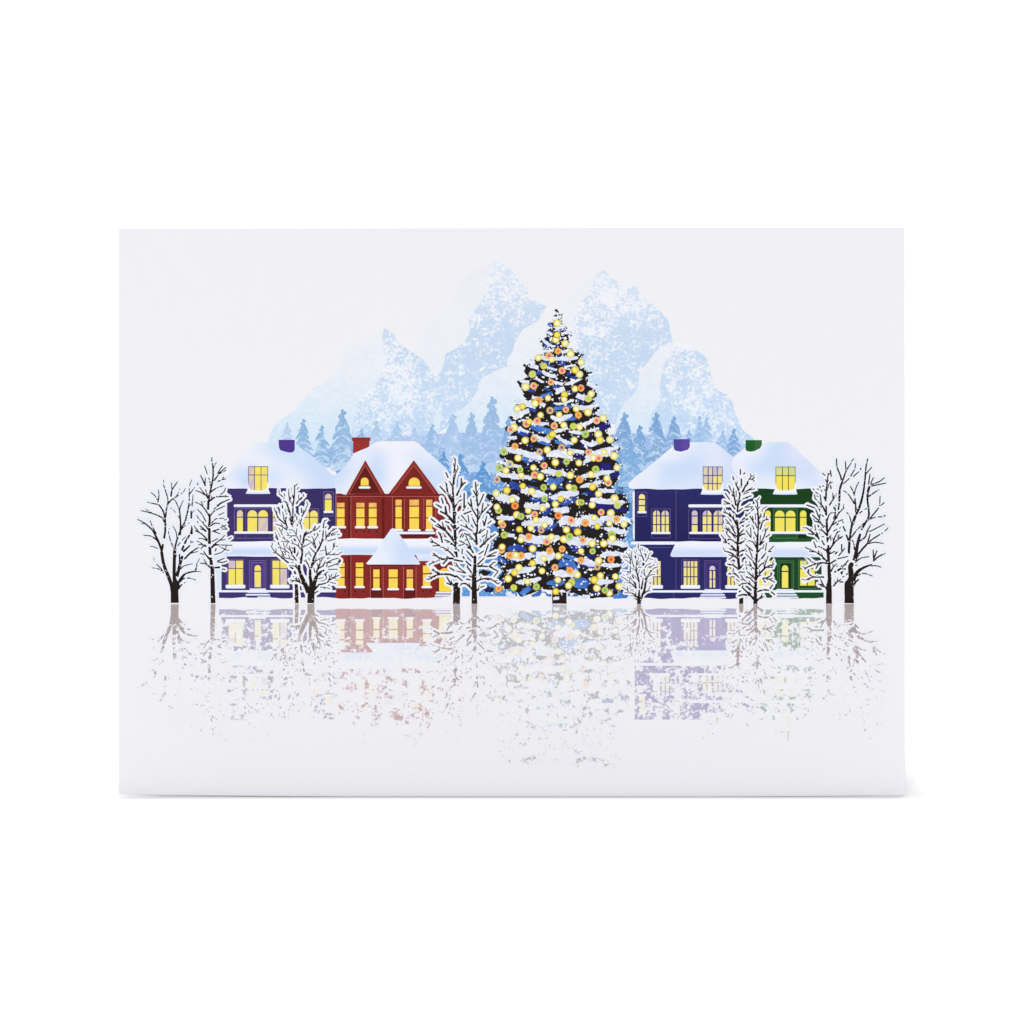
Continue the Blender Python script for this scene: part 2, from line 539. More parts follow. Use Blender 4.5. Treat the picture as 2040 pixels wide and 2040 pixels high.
D, P_ = (128, 164, 214), (182, 203, 240)
PD = (160, 186, 228)
for i, a in enumerate(((572, 842, 52, 30, (176, 192, 232), (196, 212, 242)), (604, 835, 80, 40, D, P_), (641, 848, 84, 42, D, P_), (682, 817, 120, 52, (134, 166, 216), P_), (720, 854, 50, 30, D, P_),
          (749, 838, 70, 34, (168, 188, 230), (188, 208, 242)), (791, 840, 60, 32, (162, 188, 230), (186, 208, 242)), (826, 852, 60, 34, (170, 190, 232), (188, 208, 242)),
          (861, 845, 80, 40, (142, 174, 224), (178, 200, 240)), (902, 826, 120, 48, (166, 188, 232), (180, 202, 240)), (939, 823, 118, 46, (150, 176, 224), (178, 200, 238)), (980, 792, 150, 56, (148, 174, 224), (174, 196, 238)), (1014, 830, 110, 40, (118, 158, 218), (160, 186, 234)),
          (1244, 823, 120, 52, (112, 150, 208), (168, 192, 234)), (1274, 848, 90, 40, (106, 148, 208), (166, 192, 234)), (1307, 823, 110, 50, (112, 148, 208), (170, 192, 234)), (1342, 830, 80, 42, (112, 150, 212), (170, 192, 234)),
          (1373, 856, 40, 26, (116, 156, 214), (172, 196, 236)), (1393, 829, 74, 40, (148, 176, 226), (178, 200, 238)), (1407, 832, 70, 34, (156, 182, 228), (178, 200, 238)), (1440, 857, 54, 30, (158, 182, 228), (176, 196, 236)), (1462, 854, 66, 36, (112, 150, 212), (160, 180, 232)))):
    fir(*a, cov=0.84, z=11 + (i % 2) * 2)
# deeper firs low in the gaps between the houses
for i, a in enumerate(((916, 905, 110, 62, (84, 138, 206), (112, 160, 218)), (962, 920, 100, 58, (78, 134, 204), (106, 156, 216)), (935, 980, 130, 70, (86, 142, 210), (96, 150, 214)), (884, 900, 60, 40, (84, 136, 206), (120, 164, 220)),
          (1228, 895, 110, 60, (96, 144, 208), (120, 164, 220)), (1256, 880, 90, 50, (112, 156, 216), (150, 182, 230)), (1236, 960, 130, 60, (78, 132, 202), (92, 146, 212)))):
    fir(*a, cov=0.85, z=15 + (i % 2) * 2)

# ---------------------------------------------------------------- snow bank under everything
YEL, LIL = (247, 228, 100), (203, 184, 214)
YELP = (240, 224, 130)
REDW, ORA = (252, 217, 86), (236, 172, 102)
SNOW = (243, 244, 252)
SB = (200, 218, 245)           # blue shade printed along the snow's lower edge
LINE = (132, 116, 172)


class House:
    def __init__(self, wall, frame, base, f, label, yellow, tint, z, outline, line=LINE):
        self.wall, self.frame, self.f, self.z, self.yellow, self.tint, self.line = wall, frame, f, z, yellow, tint, line
        self.p = Print()
        self.kids = []
        self.label = label
        self.outline = outline
        self.rnd = random.Random(len(label))

    def t(self, pts):
        return [self.f(*p) for p in pts]

    def r(self, x0, y0, x1, y1, rad=0):
        a, b = self.f(x0, y0), self.f(x1, y1)
        return rrect(*a, *b, rad) if rad else rect(*a, *b)

    def part(self, name, p, mat=None, label=None):
        self.kids.append((name, p, mat or M_FINE, label))

    def pane_colour(self, lilac=0.0):
        r, k = self.rnd, self.tint

        def f(x, y):
            n = 0.5 + 0.5 * math.sin(x * 0.31 + y * 0.17 + r0)
            return mix(self.yellow, k, clamp(lilac * (0.6 + 0.6 * n) + 0.16 * n * n))
        r0 = r.uniform(0, 6)
        return f

    def window(self, x0, y0, x1, y1, vbars=(), hbars=(), kind='', sill=None, fr=6, bar=8, lil=(), sillr=9, pad=None, sill_trap=None, line=None, dots=()):
        """panes cut out of a frame; (x, y) in zoom units"""
        z = self.z
        p = Print()
        fo = fr
        shape = arch if kind == 'arch' else rect
        o0, o1 = self.f(x0 - fo, y0 - fo), self.f(x1 + fo, y1 + fo)
        p.add(shape(*o0, *o1), self.frame, z + 3)
        xs = [x0] + [v for b in vbars for v in (b - bar / 2, b + bar / 2)] + [x1]
        ys = [y0] + [v for b in hbars for v in (b - bar / 2, b + bar / 2)] + [y1]
        n = 0
        for i in range(0, len(xs), 2):
            for j in range(0, len(ys), 2):
                a, b = self.f(xs[i], ys[j]), self.f(xs[i + 1], ys[j + 1])
                sh = rect(*a, *b)
                if kind in ('arch', 'twin') and j == 0:
                    if kind == 'twin' or len(xs) == 2:
                        sh = arch(*a, *b)
                    else:
                        full = arch(*self.f(x0, ys[0]), *self.f(x1, ys[1]))
                        sh = [(clamp(q[0], a[0], b[0]), q[1]) for q in full]
                p.add(sh, self.pane_colour(0.75 if n in lil else 0.0), z + 4, grid=4)
                n += 1
        if line:
            p.add([stroke([self.f(line[i], line[i + 1]), self.f(line[i + 2], line[i + 3])], 0.8, 0.8, caps=False) for i in range(0, len(line), 4)], self.line, z + 3)
        if dots:
            p.add([circle(*self.f(dx, dy), 1.9, 8) for dx, dy in dots], (72, 20, 20), z + 3)
        if sill:
            a, b = self.f(sill[0], sill[1]), self.f(sill[2], sill[3])
            p.add(rrect(*a, *b, 2.2), vgrad((a[1], SNOW), (b[1] - 1.2, SNOW), (b[1], SB)), z + 6, grid=2)
        if sill_trap:
            q = self.t(sill_trap)
            y1_ = max(v[1] for v in q)
            p.add(spline(q + q[:1], 3), vgrad((y1_ - 12, SNOW), (y1_ - 4, SNOW), (y1_, (192, 214, 246))), z + 6, grid=2.5)
        self.part('window', p)
        return p

    def lines(self, *segs, w=0.8, col=None, z=2):
        self.p.add([stroke([self.f(a, b), self.f(c, d)], w, w, caps=False) for a, b, c, d in segs], col or self.line, self.z + z)

    def box_lines(self, *boxes):
        for x0, y0, x1, y1 in boxes:
            self.lines((x0, y0, x1, y0), (x0, y0 + 2, x0, y1 - 2), (x1, y0 + 2, x1, y1 - 2), (x0, y1, x1, y1))

    def snow(self, name, x0, y0, x1, y1, rad=11):
        a, b = self.f(x0, y0), self.f(x1, y1)
        self.part(name, Print().add(rrect(*a, *b, 2.6), vgrad((a[1], SNOW), (b[1] - 1.6, (240, 242, 252)), (b[1], SB)), self.z + 6, grid=2))

    def steps(self, rows):
        p = Print()
        top = min(r[1] for r in rows)
        bot = max(r[3] for r in rows)
        p.add(self.r(min(r[0] for r in rows) + 14, top + 4, max(r[2] for r in rows) - 14, bot - 4), self.frame, self.z + 5)
        for i, r in enumerate(rows):
            a, b = self.f(r[0], r[1]), self.f(r[2], r[3])
            p.add(rrect(*a, *b, 1.6), vgrad((a[1], (238, 241, 252)), (b[1], (214, 224, 247))), self.z + 7, grid=3)
        self.part('front_steps', p)

    def finish(self, reflect_label):
        o = build('house', self.p, M_INK, root, self.label)
        for n, p, m, l in self.kids:
            build(n, p, m, o, l)
        self.obj = o
        self.layers = list(self.p.layers)
        for n, p, m, l in self.kids:
            if n not in ('roof', 'chimney'):
                self.layers += p.layers
        return o


B = T(420, 840, 5.084)
C = T(640, 840, 5.084)
E = T(1220, 840, 5.084)
F = T(1440, 840, 5.083)
HOUSES = []


def pxfield(f, *pts):
    return field(*[(*f(x, y), c) for x, y, c in pts], sigma=13.5)


# ---- purple house
h = House((66, 50, 112), (72, 54, 120), None, B, 'purple house printed at the left end with a dormer and lilac tinted windows', YEL, LIL, 19, None)
h.p.add(h.t([(165, 660), (1266, 672), (1266, 1214)] + [(x, y) for x, y in wavy(1266, 120, 1213, 3, 20, 1)] + [(165, 1210)]), lambda x, y: mix((64, 50, 106), (54, 45, 98), clamp((x - 450) / 200)), h.z, grid=14)
h.p.add(h.r(108, 1352, 1266, 1716), (64, 50, 108), h.z, grid=20)
h.p.add(h.t([(82, 1726), (1290, 1726), (1290, 1782)] + wavy(1288, 82, 1783, 5, 26, 3)), (64, 52, 112), h.z)
h.part('roof', Print().add(h.t([(140, 610), (175, 540), (262, 425), (360, 310), (440, 213), (850, 213), (905, 260), (1010, 335), (1130, 440), (1235, 545), (1275, 570), (1275, 690)] + wavy(1266, 145, 676, 4, 26, 2)),
       pxfield(B, (440, 215, (238, 240, 247)), (500, 300, (226, 235, 248)), (600, 240, (208, 226, 246)), (760, 340, (205, 224, 247)), (300, 420, (239, 240, 247)), (220, 520, (226, 234, 247)), (300, 540, (200, 219, 246)), (420, 560, (198, 218, 246)),
               (650, 560, (206, 222, 247)), (700, 440, (232, 237, 248)), (820, 520, (228, 235, 249)), (520, 420, (238, 240, 248)), (930, 600, (226, 234, 249)), (900, 400, (208, 225, 248)), (1000, 470, (204, 221, 247)), (1150, 580, (202, 219, 247)), (1040, 620, (206, 222, 247)),
               (200, 640, (240, 242, 251)), (500, 640, (240, 242, 251)), (760, 640, (240, 241, 250)), (900, 650, (232, 237, 250)), (1200, 660, (208, 223, 247))), h.z + 2, grid=6), M_FINE)
h.part('chimney', Print().add(h.t([(686, 184), (850, 184), (850, 285), (836, 307), (800, 315), (760, 306), (706, 290), (690, 262)]), (80, 54, 140), h.z + 3), M_INK)
y0, y1 = B(0, 1212)[1], B(0, 1366)[1]
h.part('porch_roof', Print().add(h.t([(150, 1216)] + wavy(170, 1266, 1214, 3, 20, 5) + [(1266, 1366)] + wavy(1266, 110, 1366, 2, 20, 6) + [(98, 1352), (120, 1290)]),
       vgrad((y0, (242, 243, 250)), (y0 + 9, (240, 242, 250)), (y0 + 19, (204, 220, 247)), (y0 + 25, (200, 218, 247)), (y1 - 1, (238, 240, 250))), h.z + 2, grid=4), M_FINE)
h.snow('snow_ledge', 78, 1707, 1288, 1729)
h.snow('snow_ledge', 231, 838, 742, 866)
h.box_lines((238, 883, 352, 1180), (352, 883, 600, 1180), (600, 883, 700, 1180), (930, 883, 1092, 1180), (1143, 712, 1240, 955), (165, 1396, 332, 1690), (390, 1407, 558, 1690), (408, 1426, 540, 1690), (610, 1396, 785, 1690))
TRAP = [(378, 612), (388, 668), (415, 690), (470, 696), (530, 694), (565, 672), (574, 612), (584, 640), (586, 690), (600, 722), (592, 731), (480, 733), (366, 731), (357, 722), (372, 690)]
h.window(384, 458, 573, 705, (443, 509), (540,), fr=6, bar=7, lil=(0, 1), sill_trap=TRAP)
h.window(265, 897, 325, 1112, (), (968,), 'arch', lil=(0,), bar=9)
h.window(372, 897, 578, 1112, (475,), (968,), 'twin', bar=12, lil=(3,), sill=(236, 1112, 672, 1136))
h.window(628, 897, 690, 1112, (), (968,), 'arch', lil=(1,), bar=9)
h.window(942, 900, 1082, 1112, (1000,), (968,), 'twin', bar=9, sill=(930, 1112, 1095, 1134))
h.window(1155, 730, 1223, 906, (), (785,), 'arch', lil=(0,), bar=10, sill=(1142, 903, 1241, 926))
h.window(180, 1408, 326, 1656, (250,), (1487,), lil=(0,), sill=(150, 1652, 350, 1690))
h.window(625, 1408, 772, 1656, (699,), (1487,), lil=(3,), sill=(600, 1652, 797, 1690))
d = Print().add(h.r(412, 1428, 536, 1692), (80, 58, 134), h.z + 3)
d.add(h.t(arch(443, 1453, 507, 1510)), YEL, h.z + 4, grid=4).add(h.r(443, 1521, 507, 1677), lambda x, y: mix(YEL, (236, 214, 150), clamp((y - 1145) / 30)), h.z + 4, grid=4)
h.part('door', d)
h.steps([(392, 1690, 560, 1707), (372, 1719, 582, 1735), (352, 1745, 600, 1762), (470, 1772, 608, 1787)])
h.finish('')
HOUSES.append(h)

# ---- red house
RW = (134, 40, 38)
h = House(RW, (112, 30, 22), None, C, 'red house printed with two pointed gables and a cone porch roof', REDW, ORA, 28, None, line=(196, 118, 104))
h.p.add(h.t([(150, 728), (1424, 728), (1424, 1186), (150, 1186)]), lambda x, y: mix((138, 44, 42), (124, 36, 34), 0.5 + 0.5 * math.sin(x * 0.05)), h.z, grid=20)
h.p.add(h.t([(150, 1345), (1332, 1345), (1332, 1796)] + wavy(1300, 150, 1787, 5, 30, 4)), (132, 40, 38), h.z, grid=30)
h.p.add([h.r(270, 735, 297, 1186), h.r(270, 1345, 297, 1782), h.r(617, 735, 640, 1186)], (98, 28, 26), h.z + 1)
h.p.add(h.r(150, 735, 1424, 748), (108, 30, 28), h.z + 2)
h.p.add([h.r(800, 1142, 1152, 1176), h.r(497, 1440, 962, 1458), h.r(498, 1712, 627, 1786), h.r(832, 1712, 956, 1786)], (98, 26, 26), h.z + 1)
h.p.add([h.r(846, 1750 - 970, 856, 1085), h.r(1028, 780, 1038, 1085)], (112, 32, 30), h.z + 1)
h.lines((160, 757, 1200, 757), (300, 760, 300, 1180), (720, 760, 720, 1080), (845, 780, 845, 1085), (1038, 780, 1038, 1085), (498, 1470, 498, 1780), (627, 1470, 627, 1780), (832, 1470, 832, 1780), (960, 1470, 960, 1780), (1160, 760, 1160, 1180), (300, 1360, 300, 1780))
h.part('roof', Print().add(h.t([(150, 700), (120, 600), (128, 548), (170, 520), (228, 465), (290, 385), (327, 322), (400, 290), (470, 262), (520, 225), (562, 203), (600, 198), (940, 198), (985, 222), (1050, 280), (1110, 334), (1185, 400), (1262, 470), (1300, 560), (1300, 728), (1190, 733), (690, 733), (676, 731), (640, 731), (262, 735), (248, 743), (222, 738)]),
       pxfield(C, (600, 220, (241, 241, 249)), (900, 240, (241, 241, 250)), (420, 310, (238, 240, 250)), (700, 420, (240, 241, 250)), (800, 560, (240, 241, 250)), (330, 360, (232, 237, 250)), (440, 345, (230, 236, 250)), (240, 500, (204, 221, 247)), (180, 600, (200, 218, 246)), (330, 440, (206, 222, 247)),
               (390, 430, (236, 239, 250)), (260, 690, (240, 242, 251)), (320, 560, (238, 240, 250)), (200, 700, (224, 232, 249)), (500, 370, (200, 219, 247)), (590, 420, (206, 223, 248)), (560, 560, (202, 220, 247)), (630, 660, (208, 224, 248)), (660, 720, (238, 240, 250)), (720, 640, (240, 241, 250)),
               (950, 330, (226, 234, 250)), (1000, 420, (206, 222, 248)), (1080, 540, (200, 218, 247)), (1180, 660, (208, 223, 248)), (1120, 400, (226, 233, 250)), (1050, 330, (238, 240, 250)), (1230, 520, (214, 226, 248)), (880, 420, (238, 240, 250))), h.z + 2, grid=6), M_FINE)
h.part('chimney', Print().add(h.t([(322, 190), (487, 190), (487, 255), (400, 290), (322, 328)]), (152, 52, 44), h.z + 1).add(h.r(312, 160, 497, 196), (146, 46, 38), h.z + 3), M_INK)
for ax, x0, x1, ix0, ix1, iy, col in ((446, 254, 648, 288, 605, 446, (96, 28, 26)), (938, 679, 1193, 726, 1150, 446, (122, 36, 34))):
    g = Print()
    g.add(h.t([(ax, 390), (x1, 734), (x0, 734)]), (142, 46, 40), h.z + 3)
    g.add(h.t([(ax, iy), (ix1, 726), (ix0, 726)]), col, h.z + 4)
    g.add([stroke(h.t([(ax, iy - 6), (ix1 + 4, 728)]), .8, .8, caps=False), stroke(h.t([(ax, iy - 6), (ix0 - 4, 728)]), .8, .8, caps=False)], (190, 110, 96), h.z + 5)
    h.part('gable', g, M_INK)
zz = h.z
h.z += 3
h.window(400, 566, 480, 648, (), (), 'arch', fr=10, sill=(380, 655, 498, 679))
h.window(884, 566, 1000, 650, (), (), 'arch', fr=10, sill=(860, 655, 1017, 679))
h.z = zz
for x0, x1, sx0, sx1, dts in ((158, 236, 148, 251, (237,)), (355, 438, 341, 447, (355, 437)), (482, 561, 467, 575, (482, 561))):
    h.window(x0, 822, x1, 1057, (), (874, 974), fr=8, bar=11, lil=(0,), sill=(sx0, 1057, sx1, 1082), dots=[(q, 1112) for q in dts])
for x0, x1, sx0, sx1 in ((752, 815, 742, 831), (893, 990, 878, 1008), (1062, 1125, 1052, 1138)):
    h.window(x0, 790, x1, 1090, (), (856, 974), fr=8, bar=11, lil=(0,), sill=(sx0, 1089, sx1, 1111))
h.snow('snow_ledge', 768, 1115, 1155, 1140)
y0, y1 = C(0, 1186)[1], C(0, 1350)[1]
h.part('porch_roof', Print().add(h.t(wavy(150, 1340, 1186, 3, 24, 8) + [(1340, 1412), (985, 1412), (960, 1350)] + wavy(940, 150, 1350, 1.5, 18, 9)),
       vgrad((y0, (243, 243, 250)), (y0 + 12, (238, 241, 250)), (y0 + 21, (206, 222, 247)), (y0 + 28, (200, 218, 247)), (y1, (226, 234, 250)), (y1 + 14, (206, 221, 247))), h.z + 2, grid=4), M_FINE)
h.part('cone_roof', Print().add(h.t([(690, 1110), (705, 1088), (728, 1079), (752, 1088), (768, 1110), (860, 1235), (940, 1350), (1003, 1438), (990, 1447), (730, 1447), (470, 1447), (454, 1436), (500, 1385), (560, 1305), (630, 1195)]),
       pxfield(C, (700, 1110, (238, 240, 250)), (740, 1120, (214, 227, 248)), (640, 1250, (232, 238, 250)), (560, 1400, (234, 239, 250)), (700, 1300, (228, 236, 250)), (760, 1250, (204, 221, 247)), (830, 1350, (200, 218, 247)), (900, 1420, (206, 222, 247)), (960, 1430, (226, 233, 250)), (730, 1430, (222, 232, 250)), (640, 1435, (236, 240, 250)), (880, 1300, (208, 224, 248))), h.z + 5, grid=5), M_FINE)
for x0, x1, y0, sx0, sx1, yb, dts, bars in ((160, 236, 1428, 148, 250, 1664, (237,), (1478, 1577)), (350, 426, 1428, 335, 441, 1664, (345, 428), (1478, 1577)), (1030, 1106, 1457, 1015, 1122, 1664, (1028, 1108), (1541,))):
    h.window(x0, y0, x1, yb, (), bars, fr=8, bar=11, sill=(sx0, 1664, sx1, 1687), dots=[(q, 1716) for q in dts])
for x0, x1, sx0, sx1, l in ((527, 590, 512, 604, ()), (683, 774, 668, 788, ()), (865, 929, 852, 941, (0,))):
    h.window(x0, 1497, x1, 1687, (), (1582,), fr=9, bar=11, lil=l, sill=(sx0, 1687, sx1, 1708))
d = Print().add(h.r(1166, 1415, 1330, 1722), (118, 32, 28), h.z + 3).add(h.t(arch(1194, 1482, 1312, 1538)), (250, 190, 70), h.z + 4, grid=5).add(h.r(1194, 1546, 1312, 1720), (250, 216, 72), h.z + 4, grid=5)
h.part('door', d)
h.steps([(1160, 1722, 1330, 1741), (1150, 1751, 1330, 1769), (1140, 1776, 1330, 1796)])
h.finish('')
HOUSES.append(h)

# ---- navy house
h = House((44, 42, 106), (66, 54, 128), None, E, 'navy blue house printed right of the tree with small paned windows', (245, 228, 128), (196, 186, 216), 19, None, line=(112, 92, 148))
h.p.add(h.t([(226, 668), (1424, 668), (1424, 1216), (226, 1216)]), lambda x, y: mix((42, 42, 100), (35, 34, 88), clamp((y - 980) / 90)), h.z, grid=16)
h.p.add(h.r(226, 1240, 1424, 1716), (40, 40, 98), h.z, grid=30)
h.p.add(h.t([(226, 1732), (1400, 1732), (1400, 1786)] + wavy(1380, 226, 1789, 5, 28, 11)), (40, 42, 100), h.z)
h.part('roof', Print().add(h.t([(165, 625), (230, 560), (330, 485), (480, 362), (592, 266), (640, 225), (662, 209), (1036, 207), (1120, 272), (1226, 360), (1330, 445), (1424, 530), (1440, 690)] + wavy(1424, 205, 683, 3.5, 28, 12) + [(178, 676), (160, 652)]),
       pxfield(E, (180, 650, (240, 241, 250)), (300, 540, (236, 239, 250)), (560, 320, (236, 240, 251)), (760, 230, (238, 240, 251)), (900, 230, (222, 231, 249)), (420, 560, (226, 234, 250)), (600, 480, (206, 222, 247)), (760, 400, (200, 219, 247)), (700, 300, (236, 239, 251)), (860, 330, (212, 226, 249)), (500, 620, (206, 222, 247)), (640, 600, (202, 219, 247)),
               (800, 560, (206, 221, 247)), (1000, 280, (226, 232, 250)), (1060, 400, (224, 230, 249)), (1150, 380, (214, 225, 248)), (1180, 560, (208, 222, 247)), (1200, 640, (214, 226, 248)), (380, 660, (238, 240, 250)), (620, 665, (232, 238, 250)), (820, 660, (226, 234, 250)), (300, 640, (220, 230, 249)), (860, 620, (210, 225, 249))), h.z + 2, grid=6), M_FINE)
h.part('chimney', Print().add(h.t([(620, 177), (712, 177), (712, 300), (690, 304), (650, 297), (628, 284), (620, 262)]), (82, 68, 150), h.z + 3).add(h.t([(712, 177), (784, 177), (784, 255), (764, 284), (712, 300)]), (98, 72, 158), h.z + 3), M_INK)
y0 = E(0, 1214)[1]
h.part('porch_roof', Print().add(h.t([(642, 1222)] + wavy(660, 1424, 1214, 3, 16, 13) + [(1424, 1370), (604, 1370), (590, 1362), (588, 1345), (612, 1290)]),
       vgrad((y0, (243, 243, 250)), (y0 + 10, (238, 240, 250)), (y0 + 20, (208, 222, 247)), (y0 + 27, (204, 220, 247)), (y0 + 31, (228, 235, 250))), h.z + 3, grid=4), M_FINE)
h.snow('snow_ledge', 188, 1214, 642, 1246)
h.snow('snow_ledge', 392, 1708, 1300, 1731)
h.snow('snow_ledge', 769, 838, 1190, 869)
h.lines((645, 690, 645, 1212), (643, 1380, 643, 1700), (622, 1735, 622, 1786), (350, 1274, 600, 1274))
h.box_lines((250, 714, 348, 960), (396, 884, 588, 1178), (772, 884, 893, 1185), (893, 884, 1120, 1185), (702, 1398, 876, 1690), (932, 1408, 1098, 1694), (948, 1424, 1084, 1694))
TR = [(916, 612), (926, 668), (955, 690), (1010, 696), (1068, 692), (1102, 672), (1112, 612), (1122, 640), (1124, 690), (1138, 728), (1130, 738), (1018, 741), (906, 738), (896, 728), (910, 690)]
h.window(922, 460, 1110, 706, (970, 1016, 1062), (545, 628), fr=6, bar=9, lil=(0, 1, 3, 6, 4, 9), sill_trap=TR)
h.window(268, 733, 330, 906, (), (788, 850), 'arch', bar=12, sill=(254, 905, 346, 929))
h.window(412, 900, 482, 1118, (447,), (955, 1042), 'arch', bar=10, lil=(3,))
h.window(498, 900, 572, 1118, (535,), (955, 1042), 'arch', bar=10, lil=(0, 3), sill=(393, 1117, 589, 1139))
h.window(805, 900, 862, 1116, (), (955, 1042), 'arch', bar=12, lil=(0, 1))
h.window(915, 900, 1003, 1116, (958,), (955, 1042), 'arch', bar=10, lil=(0,))
h.window(1025, 900, 1115, 1116, (1070,), (955, 1042), 'arch', bar=10, lil=(0, 3, 4), sill=(777, 1116, 1180, 1139))
h.window(345, 1413, 488, 1656, (382, 418, 455), (1472, 1570), bar=10, lil=(0, 3), sill=(330, 1655, 512, 1693))
h.window(722, 1413, 860, 1656, (756, 791, 826), (1474, 1570), bar=10, lil=(0, 3), sill=(692, 1655, 888, 1693))
h.window(1165, 1413, 1302, 1656, (1199, 1234, 1268), (1474, 1570), bar=10, sill=(1142, 1655, 1330, 1693))
d = Print().add(h.r(952, 1428, 1080, 1696), (60, 46, 120), h.z + 3)
d.add(h.t(arch(984, 1460, 1042, 1502)), (212, 202, 206), h.z + 4, grid=4)
for x0, x1 in ((984, 1006), (1020, 1042)):
    d.add([h.r(x0, 1513, x1, 1590), h.r(x0, 1600, x1, 1680)], (238, 222, 150), h.z + 4)
h.part('door', d)
h.steps([(932, 1697, 1100, 1713), (912, 1720, 1122, 1738), (892, 1747, 1140, 1763), (880, 1772, 1152, 1789)])
h.finish('')
HOUSES.append(h)

# ---- green house
h = House((26, 72, 34), (24, 84, 44), None, F, 'dark green house printed at the right end beside the navy house', (244, 226, 92), (206, 214, 150), 28, None, line=(92, 140, 96))
h.p.add(h.t([(300, 668), (985, 668), (985, 1220), (300, 1220)]), lambda x, y: mix((22, 62, 28), (30, 82, 42), clamp((y - 990) / 90)), h.z, grid=16)
h.p.add(h.r(300, 1362, 1000, 1712), (26, 70, 34), h.z)
h.p.add(h.t([(300, 1730), (1020, 1730), (1020, 1788)] + wavy(1010, 300, 1786, 5, 18, 15)), (28, 76, 38), h.z)
h.p.add([h.r(380, 885, 412, 1110), h.r(490, 890, 512, 1110), h.r(758, 890, 776, 1110), h.r(850, 885, 985, 1110), h.r(495, 1140, 508, 1180), h.r(755, 1142, 870, 1180)], (16, 46, 20), h.z + 1)
h.part('roof', Print().add(h.t([(104, 360), (170, 308), (232, 260), (330, 232), (470, 211), (652, 209), (682, 230), (760, 300), (860, 390), (940, 468), (1004, 522), (1044, 590), (1020, 660), (985, 684)] + wavy(960, 320, 681, 3, 16, 16) + [(200, 640), (90, 470)]),
       pxfield(F, (110, 360, (240, 241, 250)), (200, 300, (238, 240, 250)), (300, 290, (240, 241, 250)), (420, 240, (232, 237, 250)), (180, 420, (226, 233, 250)), (320, 400, (214, 226, 248)), (480, 330, (200, 219, 247)), (560, 260, (200, 218, 247)), (640, 260, (214, 224, 248)), (420, 480, (202, 220, 247)), (620, 400, (206, 221, 247)), (760, 420, (220, 226, 248)),
               (820, 480, (210, 222, 247)), (640, 560, (206, 222, 247)), (860, 560, (204, 220, 247)), (440, 600, (222, 231, 249)), (420, 650, (238, 240, 250)), (800, 660, (238, 240, 250)), (940, 600, (220, 230, 249)), (980, 540, (226, 231, 249)), (700, 300, (226, 229, 248))), h.z + 2, grid=6), M_FINE)
h.part('chimney', Print().add(h.t([(230, 187), (322, 187), (322, 297), (282, 304), (245, 298), (230, 284)]), (30, 92, 40), h.z + 3).add(h.t([(322, 187), (395, 187), (394, 236), (376, 270), (322, 297)]), (52, 104, 52), h.z + 3), M_INK)
y0 = F(0, 1218)[1]
h.part('porch_roof', Print().add(h.t([(300, 1220)] + wavy(310, 980, 1219, 3, 14, 17) + [(1004, 1300), (1004, 1372), (300, 1372)]),
       vgrad((y0, (243, 243, 250)), (y0 + 10, (238, 240, 250)), (y0 + 20, (208, 222, 247)), (y0 + 26, (206, 221, 247)), (y0 + 30, (226, 234, 250))), h.z + 3, grid=4), M_FINE)
h.snow('snow_ledge', 380, 838, 905, 869)
h.snow('snow_ledge', 300, 1706, 1022, 1730)
h.box_lines((512, 884, 755, 1180), (556, 1410, 716, 1694), (575, 1428, 700, 1694), (768, 1398, 944, 1690))
TR = [(534, 612), (544, 668), (572, 690), (630, 696), (688, 692), (724, 672), (733, 612), (742, 640), (742, 690), (752, 726), (744, 737), (632, 740), (518, 737), (508, 726), (524, 690)]
h.window(540, 462, 730, 706, (603, 664), (547,), fr=6, bar=8, lil=(0, 2, 4), sill_trap=TR)
h.window(425, 900, 484, 1112, (), (968,), 'arch', bar=9)
h.window(528, 900, 735, 1112, (631,), (968,), 'twin', bar=14, sill=(370, 1112, 862, 1138))
h.window(782, 900, 846, 1112, (), (968,), 'arch', bar=9)
h.window(782, 1408, 930, 1660, (855,), (1490,), bar=9, lil=(0, 2))
h.window(360, 1408, 500, 1660, (430,), (1490,), bar=9, lil=(0,), sill=(345, 1658, 515, 1690))
d = Print().add(h.r(577, 1430, 698, 1694), (18, 50, 22), h.z + 3)
d.add(h.t(arch(598, 1454, 662, 1512)), (232, 222, 104), h.z + 4, grid=4).add(h.r(598, 1523, 662, 1682), YEL, h.z + 4, grid=4)
h.part('door', d)
h.steps([(540, 1695, 716, 1712), (522, 1722, 735, 1738), (504, 1747, 752, 1763), (494, 1772, 766, 1789)])
h.finish('')
HOUSES.append(h)

# drifted snow along the foot of the houses
bank = Print().add([(1240, 1192)] + [(x, y) for x, y in wavy(1240, 940, 1191, 0.8, 24, 21)] + [(900, 1188), (880, 1189), (880, 1204), (1252, 1204), (1262, 1192)], (240, 240, 246), 41)
build('snow_bank', bank, M_FINE, root)

ice = Print().add([(428, 1098), (452, 1092), (446, 1120), (442, 1176), (437, 1194), (416, 1194), (420, 1150)], lambda x, y: mix(PAPER, (212, 231, 246), 0.8 * clamp((x - 414) / 14) * clamp((1196 - y) / 20)), 8, grid=5)
build('snow_shade', ice, M_FINE, root)

# ---------------------------------------------------------------- the decorated Christmas tree
PA = T(960, 600, 6.0375)
PB = T(950, 900, 5.8545)


def seq(f, s):
    v = [float(q) for q in s.replace(',', ' ').split()]
    return [f(v[i], v[i + 1]) for i in range(0, len(v), 2)]


